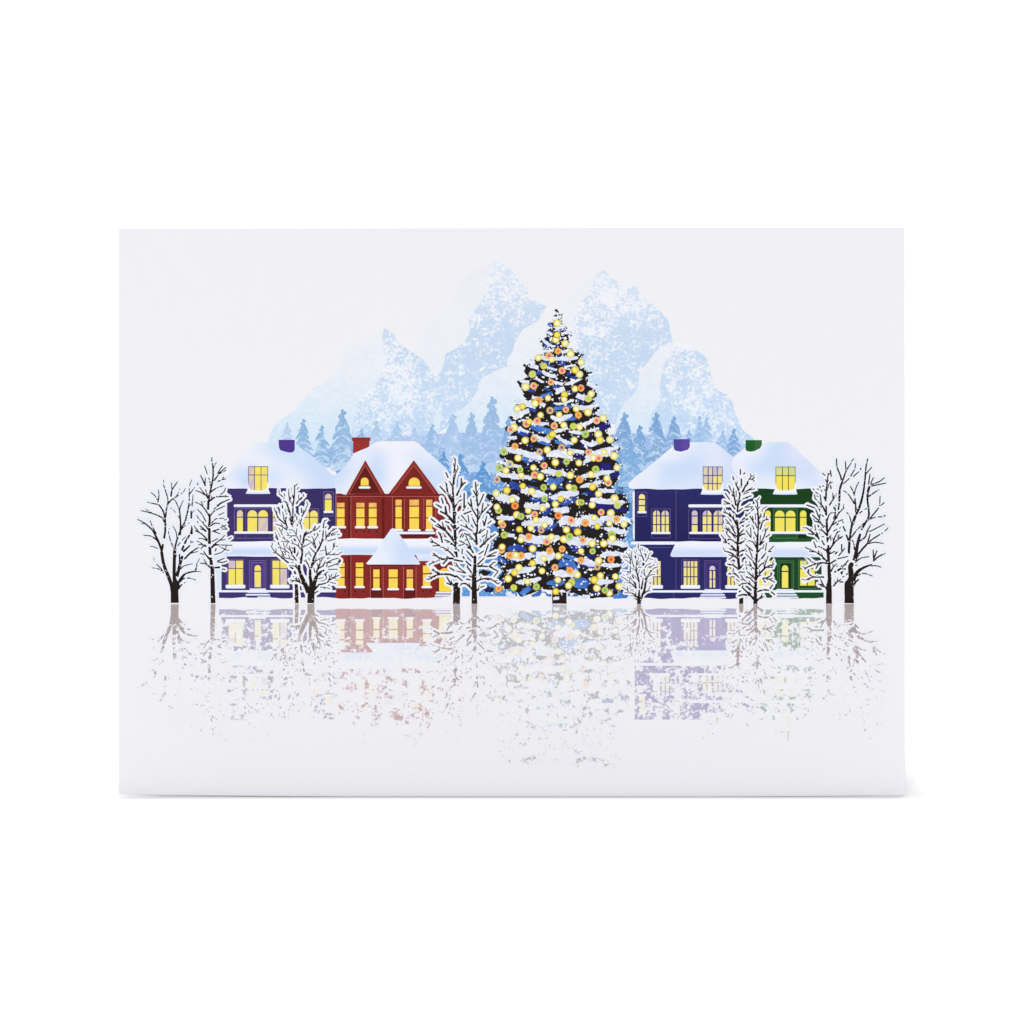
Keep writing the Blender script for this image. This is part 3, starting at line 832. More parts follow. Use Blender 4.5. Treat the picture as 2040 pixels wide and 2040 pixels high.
rt = random.Random(31)
BLK, NAVY, BLUE, MID, LAV, WHT = (34, 29, 28), (34, 34, 104), (52, 84, 172), (78, 132, 206), (212, 220, 246), (244, 246, 252)
left = seq(PA, '905 92 885 150 850 205 872 245 812 268 832 325 762 372 795 425 706 462 735 560 768 612 700 648 592 728 528 785 512 855 550 905 458 978 500 1085 510 1175 552 1205 410 1228 405 1265 450 1305 505 1335 400 1375 362 1405 425 1485 312 1535 356 1615 338 1685 282 1760 325 1815 245 1865')
left += seq(PB, '290 40 330 100 245 140 320 205 225 292 300 352 378 402 330 450 120 512 190 565 130 640 205 752 200 850 250 905 250 1000 180 1040 190 1150 255 1175 262 1300 300 1400 240 1480 255 1540 330 1600')
right = seq(PA, '905 92 930 150 970 172 945 232 1008 305 985 352 1065 385 1035 432 1058 505 1010 562 1080 572 1100 605 1205 650 1178 722 1245 775 1235 832 1308 868 1240 925 1300 985 1372 1015 1320 1065 1385 1105 1372 1160 1335 1222 1390 1295 1350 1352 1500 1448 1532 1505 1480 1575 1610 1665 1560 1722 1640 1795 1600 1855')
right += seq(PB, '1640 40 1605 92 1662 145 1652 252 1640 342 1580 405 1612 475 1710 508 1780 605 1770 700 1700 755 1800 835 1770 882 1745 925 1730 1002 1640 1055 1760 1115 1730 1162 1690 1255 1670 1345 1650 1452 1630 1535 1730 1565 1680 1622 1590 1692')
pine = Print()


def edge_x(poly, y, pick):
    xs = []
    for a, b in zip(poly, poly[1:]):
        if min(a[1], b[1]) <= y <= max(a[1], b[1]) and a[1] != b[1]:
            xs.append(a[0] + (b[0] - a[0]) * (y - a[1]) / (b[1] - a[1]))
    return pick(xs) if xs else None


P0 = []
row = None
yy = 616.0
while yy < 1186:
    xl, xr = edge_x(left, min(yy, 1170), lambda v: sum(v) / len(v)), edge_x(right, min(yy, 1186), lambda v: sum(v) / len(v))
    if yy > 1168:
        xl, xr = (None, None)
    if xl is not None and xr is not None and xr > xl:
        cur = (xl + rt.uniform(-1.6, 1.6), xr + rt.uniform(-1.6, 1.6), yy)
        if row:
            P0.append([(row[0], row[2]), (row[1], row[2]), (cur[1], cur[2]), (cur[0], cur[2])])
        row = cur
    yy += rt.uniform(1.6, 2.6)
P0.append(rough(seq(PB, '1652 1540 1730 1565 1680 1622 1590 1692 1450 1700 1330 1712 1230 1690 1150 1650 1060 1640 1000 1610 920 1610 860 1612 760 1600 650 1650 515 1690 470 1640 400 1600 330 1606 300 1540'), 3.5, 0.9, rt))
for s in ('10 1400 80 1380 170 1400 130 1445 60 1450', '60 1600 120 1575 200 1590 180 1640 110 1640', '150 1150 210 1120 240 1180 180 1200', '100 690 170 690 210 740 200 790 160 760', '90 510 140 490 180 530 240 560 210 610 150 580'):
    P0.append(rough(seq(PB, s), 3, 1.0, rt))
for s, w in (('1380 1010 1370 1040', 20), ('1180 690 1225 635', 16), ('1010 410 1075 378', 16), ('720 500 695 450', 18), ('1240 880 1320 858', 26), ('510 770 560 800', 26), ('440 970 490 1070', 30), ('350 1400 480 1470', 40), ('1340 1330 1400 1285', 50), ('1400 1480 1515 1440', 40), ('300 1530 400 1610', 50), ('1500 1690 1620 1660', 60), ('1560 1830 1650 1775', 50), ('240 1860 330 1880', 60)):
    q = seq(PA, s)
    P0.append(rough(stroke(q, w / 6, w / 9, 0.2, rnd=rt), 3, 0.6, rt))
for p in (left, right):
    for a, b in zip(p, p[1:]):
        for _ in range(int(math.dist(a, b) / 7)):
            t = rt.random()
            P0.append(circle(a[0] + (b[0] - a[0]) * t + rt.uniform(-3, 3), a[1] + (b[1] - a[1]) * t + rt.uniform(-3, 3), rt.uniform(0.8, 2.2), 6, rt.uniform(0, 3), 0.4))
pine.add(P0, BLK, 42)
ct = build('christmas_tree', pine, M_INK, root, 'tall Christmas tree printed in the middle, dark boughs hung with glowing coloured lights')
tree_layers = list(pine.layers)

trunk = Print().add(rough(seq(PB, '878 1640 1045 1640 1047 1772 878 1772'), 6, 0.25, rt), (40, 30, 28), 43)
build('trunk', trunk, M_INK, ct)
tree_layers += trunk.layers


def bough(f, spec, wj=0.28):
    out = []
    for s in spec.split('|'):
        v = [float(q) for q in s.replace(',', ' ').split()]
        w = v[0]
        pts = spline([f(v[i], v[i + 1]) for i in range(1, len(v), 2)], 5)
        n = len(pts)
        sc = 1 / 6.0
        # widest in the middle, drawn out to points at both ends
        L, R = [], []
        for i, p in enumerate(pts):
            a, b = pts[max(0, i - 1)], pts[min(n - 1, i + 1)]
            d = math.dist(a, b) or 1
            nx, ny = -(b[1] - a[1]) / d, (b[0] - a[0]) / d
            ww = w * sc * 0.5 * (math.sin(math.pi * (i + 0.55) / (n + 0.1)) ** 0.55)
            j1, j2 = 1 + rt.uniform(-wj, wj), 1 + rt.uniform(-wj, wj)
            L.append((p[0] + nx * ww * j1, p[1] + ny * ww * j1))
            R.append((p[0] - nx * ww * j2, p[1] - ny * ww * j2))
        q = L + R[::-1]
        out.append(rough(q, 2.2, 0.35, rt))
    return out


def lens(f, spec):
    return bough(f, spec)


blue_a = '44 800 265 845 320|44 740 510 820 550|60 930 735 1005 750|34 740 725 835 745|54 660 850 715 870|54 1060 935 1130 920|40 1020 880 1070 860|44 555 1070 640 1085|38 850 1030 950 1030|34 1015 1085 1065 1085|50 560 1285 650 1320|50 1200 1230 1230 1220'
mid_a = '44 710 1150 850 1105|54 865 1295 1065 1265|56 870 1425 1000 1405 1135 1415|76 580 1510 720 1545 850 1575|54 670 1680 820 1735|44 880 1690 1065 1745|40 800 270 830 300|64 480 1885 745 1895|44 900 345 950 360'
blue_a2 = '70 430 1560 555 1615|44 1000 630 960 640'
navy_a = '80 1410 1530 1545 1490|44 1105 1600 1310 1620|40 1180 1740 1330 1765|30 470 1480 620 1500|30 1000 470 950 560|36 1100 1850 1230 1870'
blue_b = '64 530 60 635 95|44 675 80 800 85|86 380 360 500 420 700 430|64 615 545 750 565 870 535|70 900 590 1050 590 1185 535|76 640 850 760 905 935 840|64 760 725 865 680|64 1120 880 1210 925|54 565 1055 710 1085|66 1080 1085 1150 1130 1265 1075|84 350 1140 470 1120 575 1150|44 395 1270 585 1240|34 1165 1290 1280 1330 1405 1350|44 590 420 720 430'
mid_b = '100 815 310 900 360 1005 305|70 700 1160 710 1265|100 955 1335 1050 1295 1185 1375|56 1005 1205 1150 1245|140 1130 1490 1230 1540 1280 1490|66 815 1535 930 1530 1025 1520|76 520 1670 620 1580|50 640 1685 760 1650 870 1680|40 340 1650 460 1660|40 1060 1670 1180 1675|60 1590 1690 1750 1680|50 250 1240 330 1290|40 600 100 640 90'
navy_b = '76 1270 560 1400 625 1600 655 1765 690|110 1440 180 1560 190|66 1270 465 1390 505|64 1550 300 1665 255|54 1285 1205 1410 1240|34 1460 1335 1665 1340|60 1240 120 1380 95|60 860 560 900 600|60 1310 860 1400 900|40 370 830 440 820|50 1000 850 1080 880|60 110 1560 150 1620|50 300 600 400 600|40 1340 1640 1440 1660|40 1600 1600 1700 1620|50 260 180 400 200'
pine2 = Print()


def half(y):
    """rough half width of the tree at a height"""
    return max(3, (y - 612) * 0.295 if y < 900 else 86 + (y - 900) * 0.22 if y < 1100 else 128)


dabs = {NAVY: [], BLUE: [], MID: []}
for _ in range(190):
    y = 1178 - 520 * rt.random() ** 1.3
    x = 1106 + rt.uniform(-0.92, 0.92) * half(y)
    w, l, s = rt.uniform(1.5, 4.2), rt.uniform(3, 9), rt.uniform(-0.35, 0.35)
    dabs[rt.choice((NAVY, BLUE, BLUE, MID))].append(rough([(x - l, y - s * l), (x, y - w * 0.6), (x + l, y + s * l), (x, y + w * 0.6)], 2.5, 0.7, rt))
pine2.add(dabs[NAVY] + lens(PA, navy_a) + lens(PB, navy_b), (36, 36, 112), 44)
pine2.add(dabs[BLUE] + lens(PA, blue_a + '|' + blue_a2) + lens(PB, blue_b), lambda x, y: mix(BLUE, (44, 62, 146), 0.5 + 0.5 * math.sin(x * 0.13 + y * 0.09)), 45, grid=5)
pine2.add(dabs[MID] + lens(PA, mid_a) + lens(PB, mid_b), lambda x, y: mix(MID, (60, 104, 188), 0.5 + 0.5 * math.sin(x * 0.11 - y * 0.12)), 46, grid=5)
build('shaded_snow', pine2, M_INK, ct)
tree_layers += pine2.layers

snow_a = '34 855 215 955 185|44 885 335 1010 285|36 975 385 1075 378|36 755 370 835 390|40 715 430 760 490 860 545|36 750 605 865 590|40 960 615 1065 590|54 690 680 900 695 1160 680|26 990 795 1130 765|28 780 795 905 830|46 720 840 800 885 900 910|60 580 775 680 800|34 640 925 730 975|44 840 965 960 1000|42 995 1005 1095 975 1195 935|64 475 960 570 975|70 890 1085 995 1050|66 1140 1130 1240 1175|54 1270 985 1385 1045|28 860 1225 960 1235 1110 1185|56 1075 1240 1200 1285 1380 1255|64 390 1195 500 1230 650 1265|66 440 1355 570 1320|56 825 1385 930 1420 1090 1365|50 395 1405 485 1365|52 475 1425 620 1465 805 1475|44 850 1565 940 1555 1030 1510|54 1120 1510 1230 1480 1340 1430|40 1045 1570 1200 1585 1410 1525|40 325 1515 450 1540 570 1575|46 610 1610 740 1660 825 1695|44 875 1610 1000 1690 1090 1715|52 1185 1680 1320 1725 1460 1675|66 275 1765 420 1805 650 1850|70 790 1850 950 1815 1065 1870|54 1035 1790 1230 1815|58 1240 1880 1450 1800 1645 1765|40 600 1160 720 1170|36 1280 760 1180 800|50 560 730 640 745|40 1090 1560 1180 1575|60 700 1230 760 1260|44 330 1650 420 1640'
snow_b = '44 240 105 400 160 525 170|76 810 45 960 25 1115 80|60 1240 125 1380 60 1565 5|66 530 25 700 60 765 80|60 240 265 420 285 655 305|66 750 225 900 240 1055 265|58 1185 300 1400 260 1605 225|54 1210 405 1330 385 1455 345|48 1410 450 1605 455|86 210 520 380 550 475 525|86 510 455 650 470 825 515|80 870 540 1020 500 1190 475|62 1320 555 1500 580 1730 590|66 550 630 700 640 850 635|76 895 660 960 690 1075 665|58 235 770 340 770 440 780|88 520 845 700 825 890 810|116 955 835 1060 800 1195 845|120 1195 830 1300 790 1455 835|78 1435 770 1600 785 1795 805|70 1480 890 1600 920 1750 940|96 490 985 700 1025 970 1005|96 1010 1025 1200 1050 1385 1050|64 1490 1060 1640 1070 1770 1095|94 320 1205 480 1220 650 1200|110 745 1170 735 1310|116 760 1230 830 1210 905 1180|70 1145 1250 1280 1290 1435 1325|66 1435 1215 1560 1190 1715 1190|58 1460 1310 1560 1330 1665 1320|76 370 1395 500 1390 680 1355|76 885 1410 1030 1425 1165 1445|66 1315 1490 1450 1520 1595 1510|64 470 1525 600 1510 750 1475|40 890 1710 960 1705|50 650 500 760 500|50 360 970 440 975|50 1430 440 1500 470|60 340 1650 440 1690|50 1230 1690 1320 1690|46 580 760 680 740|40 1060 1390 1180 1400|40 760 770 880 790'
pine3 = Print()
sa, sb_ = bough(PA, snow_a), bough(PB, snow_b)
pine3.add(sa + sb_, lambda x, y: mix(LAV, (232, 236, 250), 0.5 + 0.5 * math.sin(x * 0.21 + y * 0.05) * math.sin(y * 0.3)), 47, grid=6)
# ragged white flecks: along the snowy boughs, on the dark gaps and frosting the outline
fl = []
cent = []
for q in sa + sb_:
    k = max(2, int(abs(area(q)) / 26))
    for _ in range(k):
        v = rt.choice(q)
        cent.append((v[0] + rt.uniform(-4, 4), v[1] + rt.uniform(-3, 4)))


for _ in range(620):
    y = rt.uniform(625, 1186)
    y = 1186 - (1186 - 625) * rt.random() ** 1.25
    cent.append((1109 + rt.uniform(-1, 1) * half(y) * 0.97 - (6 if y > 1000 else 0), y))
for x, y in cent:
    r = rt.uniform(1.0, 2.9) * (1.35 if rt.random() < 0.2 else 1)
    n = rt.choice((3, 3, 4, 5))
    ph = rt.uniform(0, 3)
    asp = rt.uniform(0.5, 1.5)
    fl.append([(x + r * rt.uniform(0.45, 1.4) * math.cos(ph + 6.283 * i / n) * asp, y + r * rt.uniform(0.45, 1.4) * math.sin(ph + 6.283 * i / n)) for i in range(n)])
for p in (left, right):
    for a, b in zip(p, p[1:]):
        for _ in range(int(math.dist(a, b) / 5)):
            t = rt.random()
            x, y = a[0] + (b[0] - a[0]) * t + rt.uniform(-3.5, 3.5), a[1] + (b[1] - a[1]) * t + rt.uniform(-2.5, 3)
            r = rt.uniform(0.9, 2.4)
            fl.append([(x + r * rt.uniform(0.5, 1.3) * math.cos(6.283 * i / 6), y + r * rt.uniform(0.5, 1.3) * math.sin(6.283 * i / 6)) for i in range(6)])
pine3.add(fl, WHT, 48)
build('snow', pine3, M_FINE, ct)
tree_layers += pine3.layers

HITS = []
for q in sa + sb_:
    HITS.append((min(v[0] for v in q), max(v[0] for v in q), min(v[1] for v in q), max(v[1] for v in q), q))


def ground_tone(x, y):
    """ink the glow fades into: snow where a snowy bough lies under it, else the dark needles"""
    for x0, x1, y0, y1, q in HITS:
        if x0 <= x <= x1 and y0 <= y <= y1:
            ins = False
            for a, b in zip(q, q[1:] + q[:1]):
                if (a[1] > y) != (b[1] > y) and x < (b[0] - a[0]) * (y - a[1]) / (b[1] - a[1]) + a[0]:
                    ins = not ins
            if ins:
                return LAV
    if abs(x - 1106) > half(y) * 1.02:
        return (176, 204, 238)
    return BLK

LA = {
    'w': '905 265 890 462 1000 510 680 680 840 700 1065 635 1195 735 1175 880 525 1030 1120 1055 1315 1115 795 1165 990 1180 640 1230 425 1295 705 1370 930 1365 1135 1295 1275 1335 1460 1405 985 1490 1175 1515 385 1520 1400 1600 520 1675 1110 1670 1540 1665 785 1790 1060 1825 1470 1815 435 1885 1345 1885 1590 1860',
    'y': '905 405 1120 825 995 1125 490 1265 1420 1670 850 1600 570 1450',
    'o': '915 600 680 1195 1160 1370 400 1745', 'r': '1190 1045',
    'p': '805 655 965 835 830 975 625 1020 1010 1305 535 1475 665 1440 870 1500 1380 1435 345 1545 625 1655 1280 1815 1405 1890',
    'l': '745 780 610 880 1280 1170 1100 1505 820 1630', 'g': '1245 1600 265 1810', 'v': '820 1315 960 1760 695 1810'}
LB = {
    'w': '915 125 1190 130 660 185 340 220 1635 185 515 275 740 290 1090 275 1330 265 1515 310 890 410 1075 410 640 460 225 485 1420 490 1605 545 410 560 915 610 1345 620 1190 590 235 645 765 660 600 685 465 735 690 795 1560 715 1370 770 1545 835 1715 845 285 825 790 855 630 890 1045 910 870 995 1015 1020 515 1025 1345 1070 1480 1070 650 1130 1580 1010 295 1110 1215 1160 455 1205 950 1215 780 1245 1420 1270 490 1350 760 1390 1170 1435 1440 1445 1615 1455 365 1480 945 1495 590 1515 1070 1560 1400 1590 1660 1570 1545 1650',
    'y': '535 400 350 450 1350 410 980 550 1405 870 495 905 1175 935 650 1300 920 1630 1370 1495 440 1410',
    'o': '1200 325 1265 830 1630 785 605 990 385 1210 515 1210 850 1155 995 1135 1215 1265 1085 1385 255 1595', 'r': '445 630 950 745 1565 1255',
    'p': '785 160 675 270 1530 360 675 730 1100 800 305 855 1450 705 815 1050 1235 1030 285 1145 910 1350',
    'l': '955 260 1105 1525 430 1585 1640 625', 'g': '265 185 505 210 1045 115 1385 205 780 415 1130 425 790 550 1220 590 255 685 515 755 320 970 1080 990 1575 965 1350 1160 695 1575 1495 1615',
    'v': '235 325 750 915 1405 1345', 'b': '385 145'}
KINDS = {
    'w': ((255, 251, 226), (252, 244, 176), (246, 230, 110), (232, 206, 84)),
    'y': ((252, 236, 128), (250, 230, 92), (240, 214, 66), (216, 186, 58)),
    'o': ((244, 134, 84), (246, 146, 92), (246, 190, 96), (236, 176, 84)),
    'r': ((228, 82, 52), (234, 104, 66), (244, 168, 90), (232, 160, 80)),
    'p': ((232, 96, 142), (238, 124, 156), (248, 204, 130), (234, 190, 92)),
    'l': ((176, 216, 112), (188, 220, 108), (222, 220, 92), (214, 202, 76)),
    'g': ((104, 186, 112), (124, 196, 120), (208, 216, 100), (206, 196, 80)),
    'v': ((134, 96, 160), (146, 108, 166), (234, 200, 128), (220, 184, 92)),
    'b': ((112, 160, 216), (126, 172, 220), (238, 222, 140), (224, 204, 100))}
bulbs = []
for f, Lx in ((PA, LA), (PB, LB)):
    for k, s in Lx.items():
        for x, y in seq(f, s):
            bulbs.append((rt.uniform(0.92, 1.12), x, y, k))
rt.shuffle(bulbs)
bulbs.sort(key=lambda b: -b[0])
rest = Print()
NAMES = {'w': 'pale yellow', 'y': 'yellow', 'o': 'orange', 'r': 'red', 'p': 'pink', 'l': 'lime', 'g': 'green', 'v': 'purple', 'b': 'blue'}
used = []
for i, (s, x, y, k) in enumerate(bulbs):
    near = {q[2] for q in used if math.dist(q[:2], (x, y)) < 18}
    lv = next(v for v in range(20) if v not in near)
    used.append((x, y, lv))
    c = KINDS[k]
    s *= 0.80
    core = 3.5 if k == 'w' else 3.6
    rings = ((0, c[0], 1.0), ((2.2 if k in 'wy' else 3.0) * s, c[0], 1.0), (4.3 * s, c[1] if k in 'wy' else mix(c[0], c[2], 0.65), 1.0), (6.1 * s, c[2], 1.0), (7.4 * s, c[3], 1.0), (9.4 * s, None, 1.0))
    P = Print().disc(x, y, rings, 49 + lv, 16)
    Ld = P.layers[0]
    Ld['c'] = [q or mix(ground_tone(*v), c[3], 0.22 + 0.1 * math.sin(i * 3 + n_)) for n_, (q, v) in enumerate(zip(Ld['c'], Ld['v']))]
    Ld['u'] = None
    # spark points round the glow
    sp = []
    tree_layers += P.layers
    if i < 100:
        build('string_light', P, M_FINE, ct, NAMES[k] + ' light printed on the Christmas tree' if k != 'w' else None)
    else:
        rest.layers += P.layers
build('string_lights', rest, M_FINE, ct, None, 'stuff')

# ---------------------------------------------------------------- snow covered bare trees
BARK = (36, 26, 23)
TREES = []


def bare(label, f, s, data, z, halo=9.0, polys=(), blobs=3.0, gap=0.35, seed=1, tint=0.5, twigs=1.25):
    r = random.Random(seed)
    dark, snow, cores = [], [], []
    for row in data.strip().replace('\n', '|').split('|'):
        v = [float(q) for q in row.replace(',', ' ').split()]
        if len(v) < 6:
            continue
        w0, w1 = v[0] / s, v[1] / s
        w0, w1 = w0 * (1.5 if w0 < 3 else 1.08), w1 * (1.55 if w1 < 2.5 else 1.08)
        pts = spline([f(v[i], v[i + 1]) for i in range(2, len(v) - 1, 2)], 5)
        n = len(pts)
        snow.append(stroke(pts, max(w0, 1) + halo * 0.88, max(w1, 1) + halo * 0.92, 0.10, rnd=r, foot=w0 > 6))
        length = sum(math.dist(a, b) for a, b in zip(pts, pts[1:]))
        # the bark shows in dashes where snow lies across it
        if length > 7 and n > 4 and w0 < 6 and r.random() < gap:
            q = resample(pts, 1.1)
            cuts = sorted(r.uniform(0.12, 0.9) for _ in range(1 + int(length / 16)))
            st = 0
            m = len(q)
            for c in cuts + [1.0]:
                e = int(c * (m - 1))
                if e - st >= 2:
                    a, b = st / (m - 1), e / (m - 1)
                    dark.append(stroke(q[st:e], w0 + (w1 - w0) * a, w0 + (w1 - w0) * b, 0.14, rnd=r))
                st = e + 2
        else:
            dark.append(stroke(pts, w0, w1, 0.12 if w0 < 6 else 0.03, rnd=r, foot=w0 > 6))
        k = int(length * blobs / 30.0)
        for _ in range(k):
            p = r.choice(pts)
            if w0 > 2.2 and r.random() < 0.8:
                a = r.uniform(0, 6.28)
                cores.append(flake(p[0] + math.cos(a) * w0 * 0.45, p[1] + math.sin(a) * w0 * 0.45, r.uniform(0.5, 1.3), r))
        if twigs and length > 9 and n > 3:
            for _ in range(int(length * twigs / 12)):
                i = r.randrange(1, n - 1)
                dx, dy = pts[i + 1][0] - pts[i - 1][0], pts[i + 1][1] - pts[i - 1][1]
                a = math.atan2(dy, dx) + r.choice((-1, 1)) * r.uniform(0.35, 0.8)
                o = pts[i][0] + math.cos(a) * 3, pts[i][1] + math.sin(a) * 3
                q = r.uniform(2.5, 6)
                e = o[0] + math.cos(a) * q, o[1] + math.sin(a) * q - 0.8
                dark.append(stroke([o, e], 1.9, 1.4, 0.1, rnd=r))
                snow.append(stroke([o, e], halo * 0.85, halo * 0.8, 0.1, rnd=r))
    for q in polys:
        qq = [f(q[i], q[i + 1]) for i in range(0, len(q), 2)]
        dark.append(qq)
        snow.append(grow(qq, halo * 0.42))
    # the snow ends on the ground line
    base = max(p[1] for q in dark for p in q)
    xs = [p[0] for q in snow for p in q]
    cxm = sum(xs) / len(xs)
    S = Print()
    S.add(snow, lambda x, y: mix((241, 241, 247), (227, 233, 249), tint * (0.5 + 0.5 * math.sin(x * 0.5 + y * 0.33) * math.sin(y * 0.21 - x * 0.12))), z, grid=5)
    # flecks of snow blown loose at the crown's edge
    extra = []
    for _ in range(len(snow)):
        p = r.choice(r.choice(snow))
        if p[1] < base - 22:
            extra.append(flake(p[0] + r.uniform(-1.5, 1.5), p[1] + r.uniform(-1.5, 1.5), r.uniform(0.8, 2.0), r))
    S.add(extra, (244, 245, 251), z + 1)
    Dk = Print().add(dark, BARK, z + 2)
    W = Print().add(cores, (240, 241, 249), z + 3)
    o = build('bare_tree', Dk, M_INK, root, label)
    build('snow', S, M_FINE, o)
    if W.layers:
        build('snow_flecks', W, M_FINE, o)
    TREES.append((label, S.layers + Dk.layers + W.layers, cxm))
    return o


def flake(x, y, r0, r):
    n = r.choice((5, 6, 7))
    ph = r.uniform(0, 6)
    return [(x + r0 * r.uniform(0.6, 1.35) * math.cos(ph + 6.283 * i / n), y + r0 * r.uniform(0.6, 1.35) * math.sin(ph + 6.283 * i / n)) for i in range(n)]


def grow(q, d):
    cx = sum(p[0] for p in q) / len(q)
    return [(p[0] + (d if p[0] > cx else -d), p[1]) for p in q]


def resample(pts, step):
    out, acc = [pts[0]], 0.0
    for a, b in zip(pts, pts[1:]):
        d = math.dist(a, b)
        while acc + d >= step:
            t = (step - acc) / d
            a = (a[0] + (b[0] - a[0]) * t, a[1] + (b[1] - a[1]) * t)
            out.append(a)
            d = math.dist(a, b)
            acc = 0.0
        acc += d
    out.append(pts[-1])
    return out


bare('broad snowy bare tree printed at the far left end', T(270, 950, 7.431), 7.431, '''
50 40 530 1590 485 1470 440 1360 408 1250 388 1120|34 30 385 1110 398 1050 405 1000|30 26 425 900 440 790 440 690 437 615|24 10 437 620 452 545 458 480 478 400 478 330 455 240 412 115|9 8 418 80 416 52
34 9 385 1090 345 970 300 880 250 790 160 705 95 660 30 632|14 8 305 840 265 765 235 700 213 640|18 8 345 970 290 915 220 875 120 865|10 7 325 1062 275 1036 218 1030|14 7 412 1412 375 1355 320 1300 285 1245 262 1195|14 7 410 1405 345 1365 240 1345
20 9 437 690 405 620 350 580 240 538 85 500|10 7 235 530 190 505 150 475|22 8 437 620 410 510 360 430 325 408 250 392 175 375|12 8 320 335 290 280 232 233|14 8 332 372 348 270 335 195|18 8 478 400 540 335 643 272|12 8 600 300 635 235 652 180|10 6 672 250 715 215 740 168
18 8 525 282 540 200 580 130 626 70|10 7 540 200 532 85|46 44 574 1580 572 1400 575 1240 582 1062|26 24 590 1030 605 960 625 900|24 22 640 860 665 790 682 765|30 9 680 770 740 640 780 470 795 340 795 170|9 7 800 125 830 45|14 6 795 262 835 210 876 156
20 8 660 850 668 700 650 500 620 420 590 350|12 6 650 490 675 415 712 345|10 8 665 660 650 610 628 580|8 6 590 525 550 480 508 455|10 6 688 765 740 720 798 680|14 7 553 1032 515 930 490 830 500 762|12 7 614 890 595 800 553 730|12 7 625 1020 690 940 746 882
50 36 610 1475 640 1370 665 1270 690 1185|14 14 655 1300 650 1150|28 26 690 1080 740 960 800 862|40 10 828 832 835 760 838 700|18 18 826 608 825 512|14 6 838 430 845 340 852 262|10 8 840 530 865 500 902 485|22 8 715 1100 780 1040 815 1000 820 940|26 12 730 1210 830 1110 960 1028|10 8 822 1130 920 1105
14 8 840 965 900 948 960 965|14 8 670 1360 720 1318 840 1285|44 12 640 1560 700 1470 760 1425 880 1397|24 10 880 1400 905 1330 910 1250|10 6 890 1400 966 1402|9 7 915 1275 948 1212|20 8 660 1550 710 1505 810 1500 892 1528|30 8 640 1650 680 1600 738 1560''',
     57, 8.0, polys=((522, 1866, 640, 1866, 634, 1690, 655, 1610, 645, 1530, 612, 1530, 595, 1460, 553, 1470, 550, 1585, 515, 1500, 482, 1525, 508, 1620, 522, 1720),), seed=3, tint=0.75, gap=0.6, twigs=0.2)

bare('slim snowy bare tree printed against the purple house gable end', T(380, 905, 6.44), 6.44, '''
58 42 287 1910 280 1600 277 1450|40 36 266 1420 258 1340|36 34 250 1290 244 1200|36 30 242 1150 238 1060 240 960|30 24 236 920 244 830 236 770|30 26 222 700 230 600 238 520|22 12 245 500 262 430 278 350 288 260 285 180 278 120|10 9 270 90 272 45
14 7 235 590 180 510 115 425|9 9 95 392 83 372|12 9 215 545 198 480 188 432|14 9 185 400 155 330 124 270|12 9 183 400 188 305|12 9 256 430 248 360 232 300|9 8 211 250 178 150|12 7 170 515 120 485 60 465|14 8 232 785 150 665 60 615|9 8 155 655 134 603|11 7 192 857 140 765 84 703|12 8 166 880 112 838 80 788|16 9 230 970 195 925 164 898|16 9 192 988 150 945 118 918|10 8 190 975 128 960
22 9 235 1130 150 1030 60 980|12 8 105 1000 60 940 30 880|10 8 205 1112 160 1085 105 1078|14 7 195 1180 130 1140 72 1110|10 8 190 1165 102 1160|12 8 182 1170 150 1190 130 1215|18 7 245 1345 195 1292 165 1245|9 8 168 1285 122 1272|16 7 262 1462 190 1405 120 1398|10 7 205 1408 168 1345|9 8 95 880 85 860|8 8 185 608 170 610
11 7 288 185 305 140 328 108|14 8 305 330 355 262|10 8 345 250 375 195 412 148|10 8 358 246 405 205 452 168|12 8 370 248 410 225 455 205|12 10 352 346 382 338|9 8 404 320 424 295|10 8 410 326 450 314|14 7 255 485 320 440 418 402|10 8 382 518 428 480 446 435|17 8 245 600 300 557 365 542 488 540|8 7 445 528 448 558|18 8 345 660 400 620 506 576|13 8 250 792 300 730 370 695 436 664|10 8 298 702 326 680
9 7 360 780 428 748|12 8 270 880 315 835 360 820|9 7 365 822 428 820|8 7 430 842 460 838|13 9 255 917 310 886 372 888|9 8 398 905 455 952|9 8 384 942 452 908|9 8 400 960 468 962|20 9 280 992 320 975 365 960|12 8 300 990 376 1020|9 8 275 1120 345 1082|10 8 345 1122 390 1090 438 1038|10 8 362 1105 442 1095|10 8 485 1088 522 1068
24 12 265 1197 310 1165 360 1162|12 9 290 1165 336 1128|9 8 385 1164 530 1168|9 8 370 1182 440 1222 496 1233|9 8 310 1287 400 1255 442 1210 460 1172|12 9 318 1238 326 1208|12 8 342 1372 432 1333|12 8 345 1377 400 1388 462 1370|11 9 405 1472 442 1480|12 16 290 1457 366 1450''',
     61, 8.4, seed=5, tint=0.6, gap=0.3, twigs=0.3)

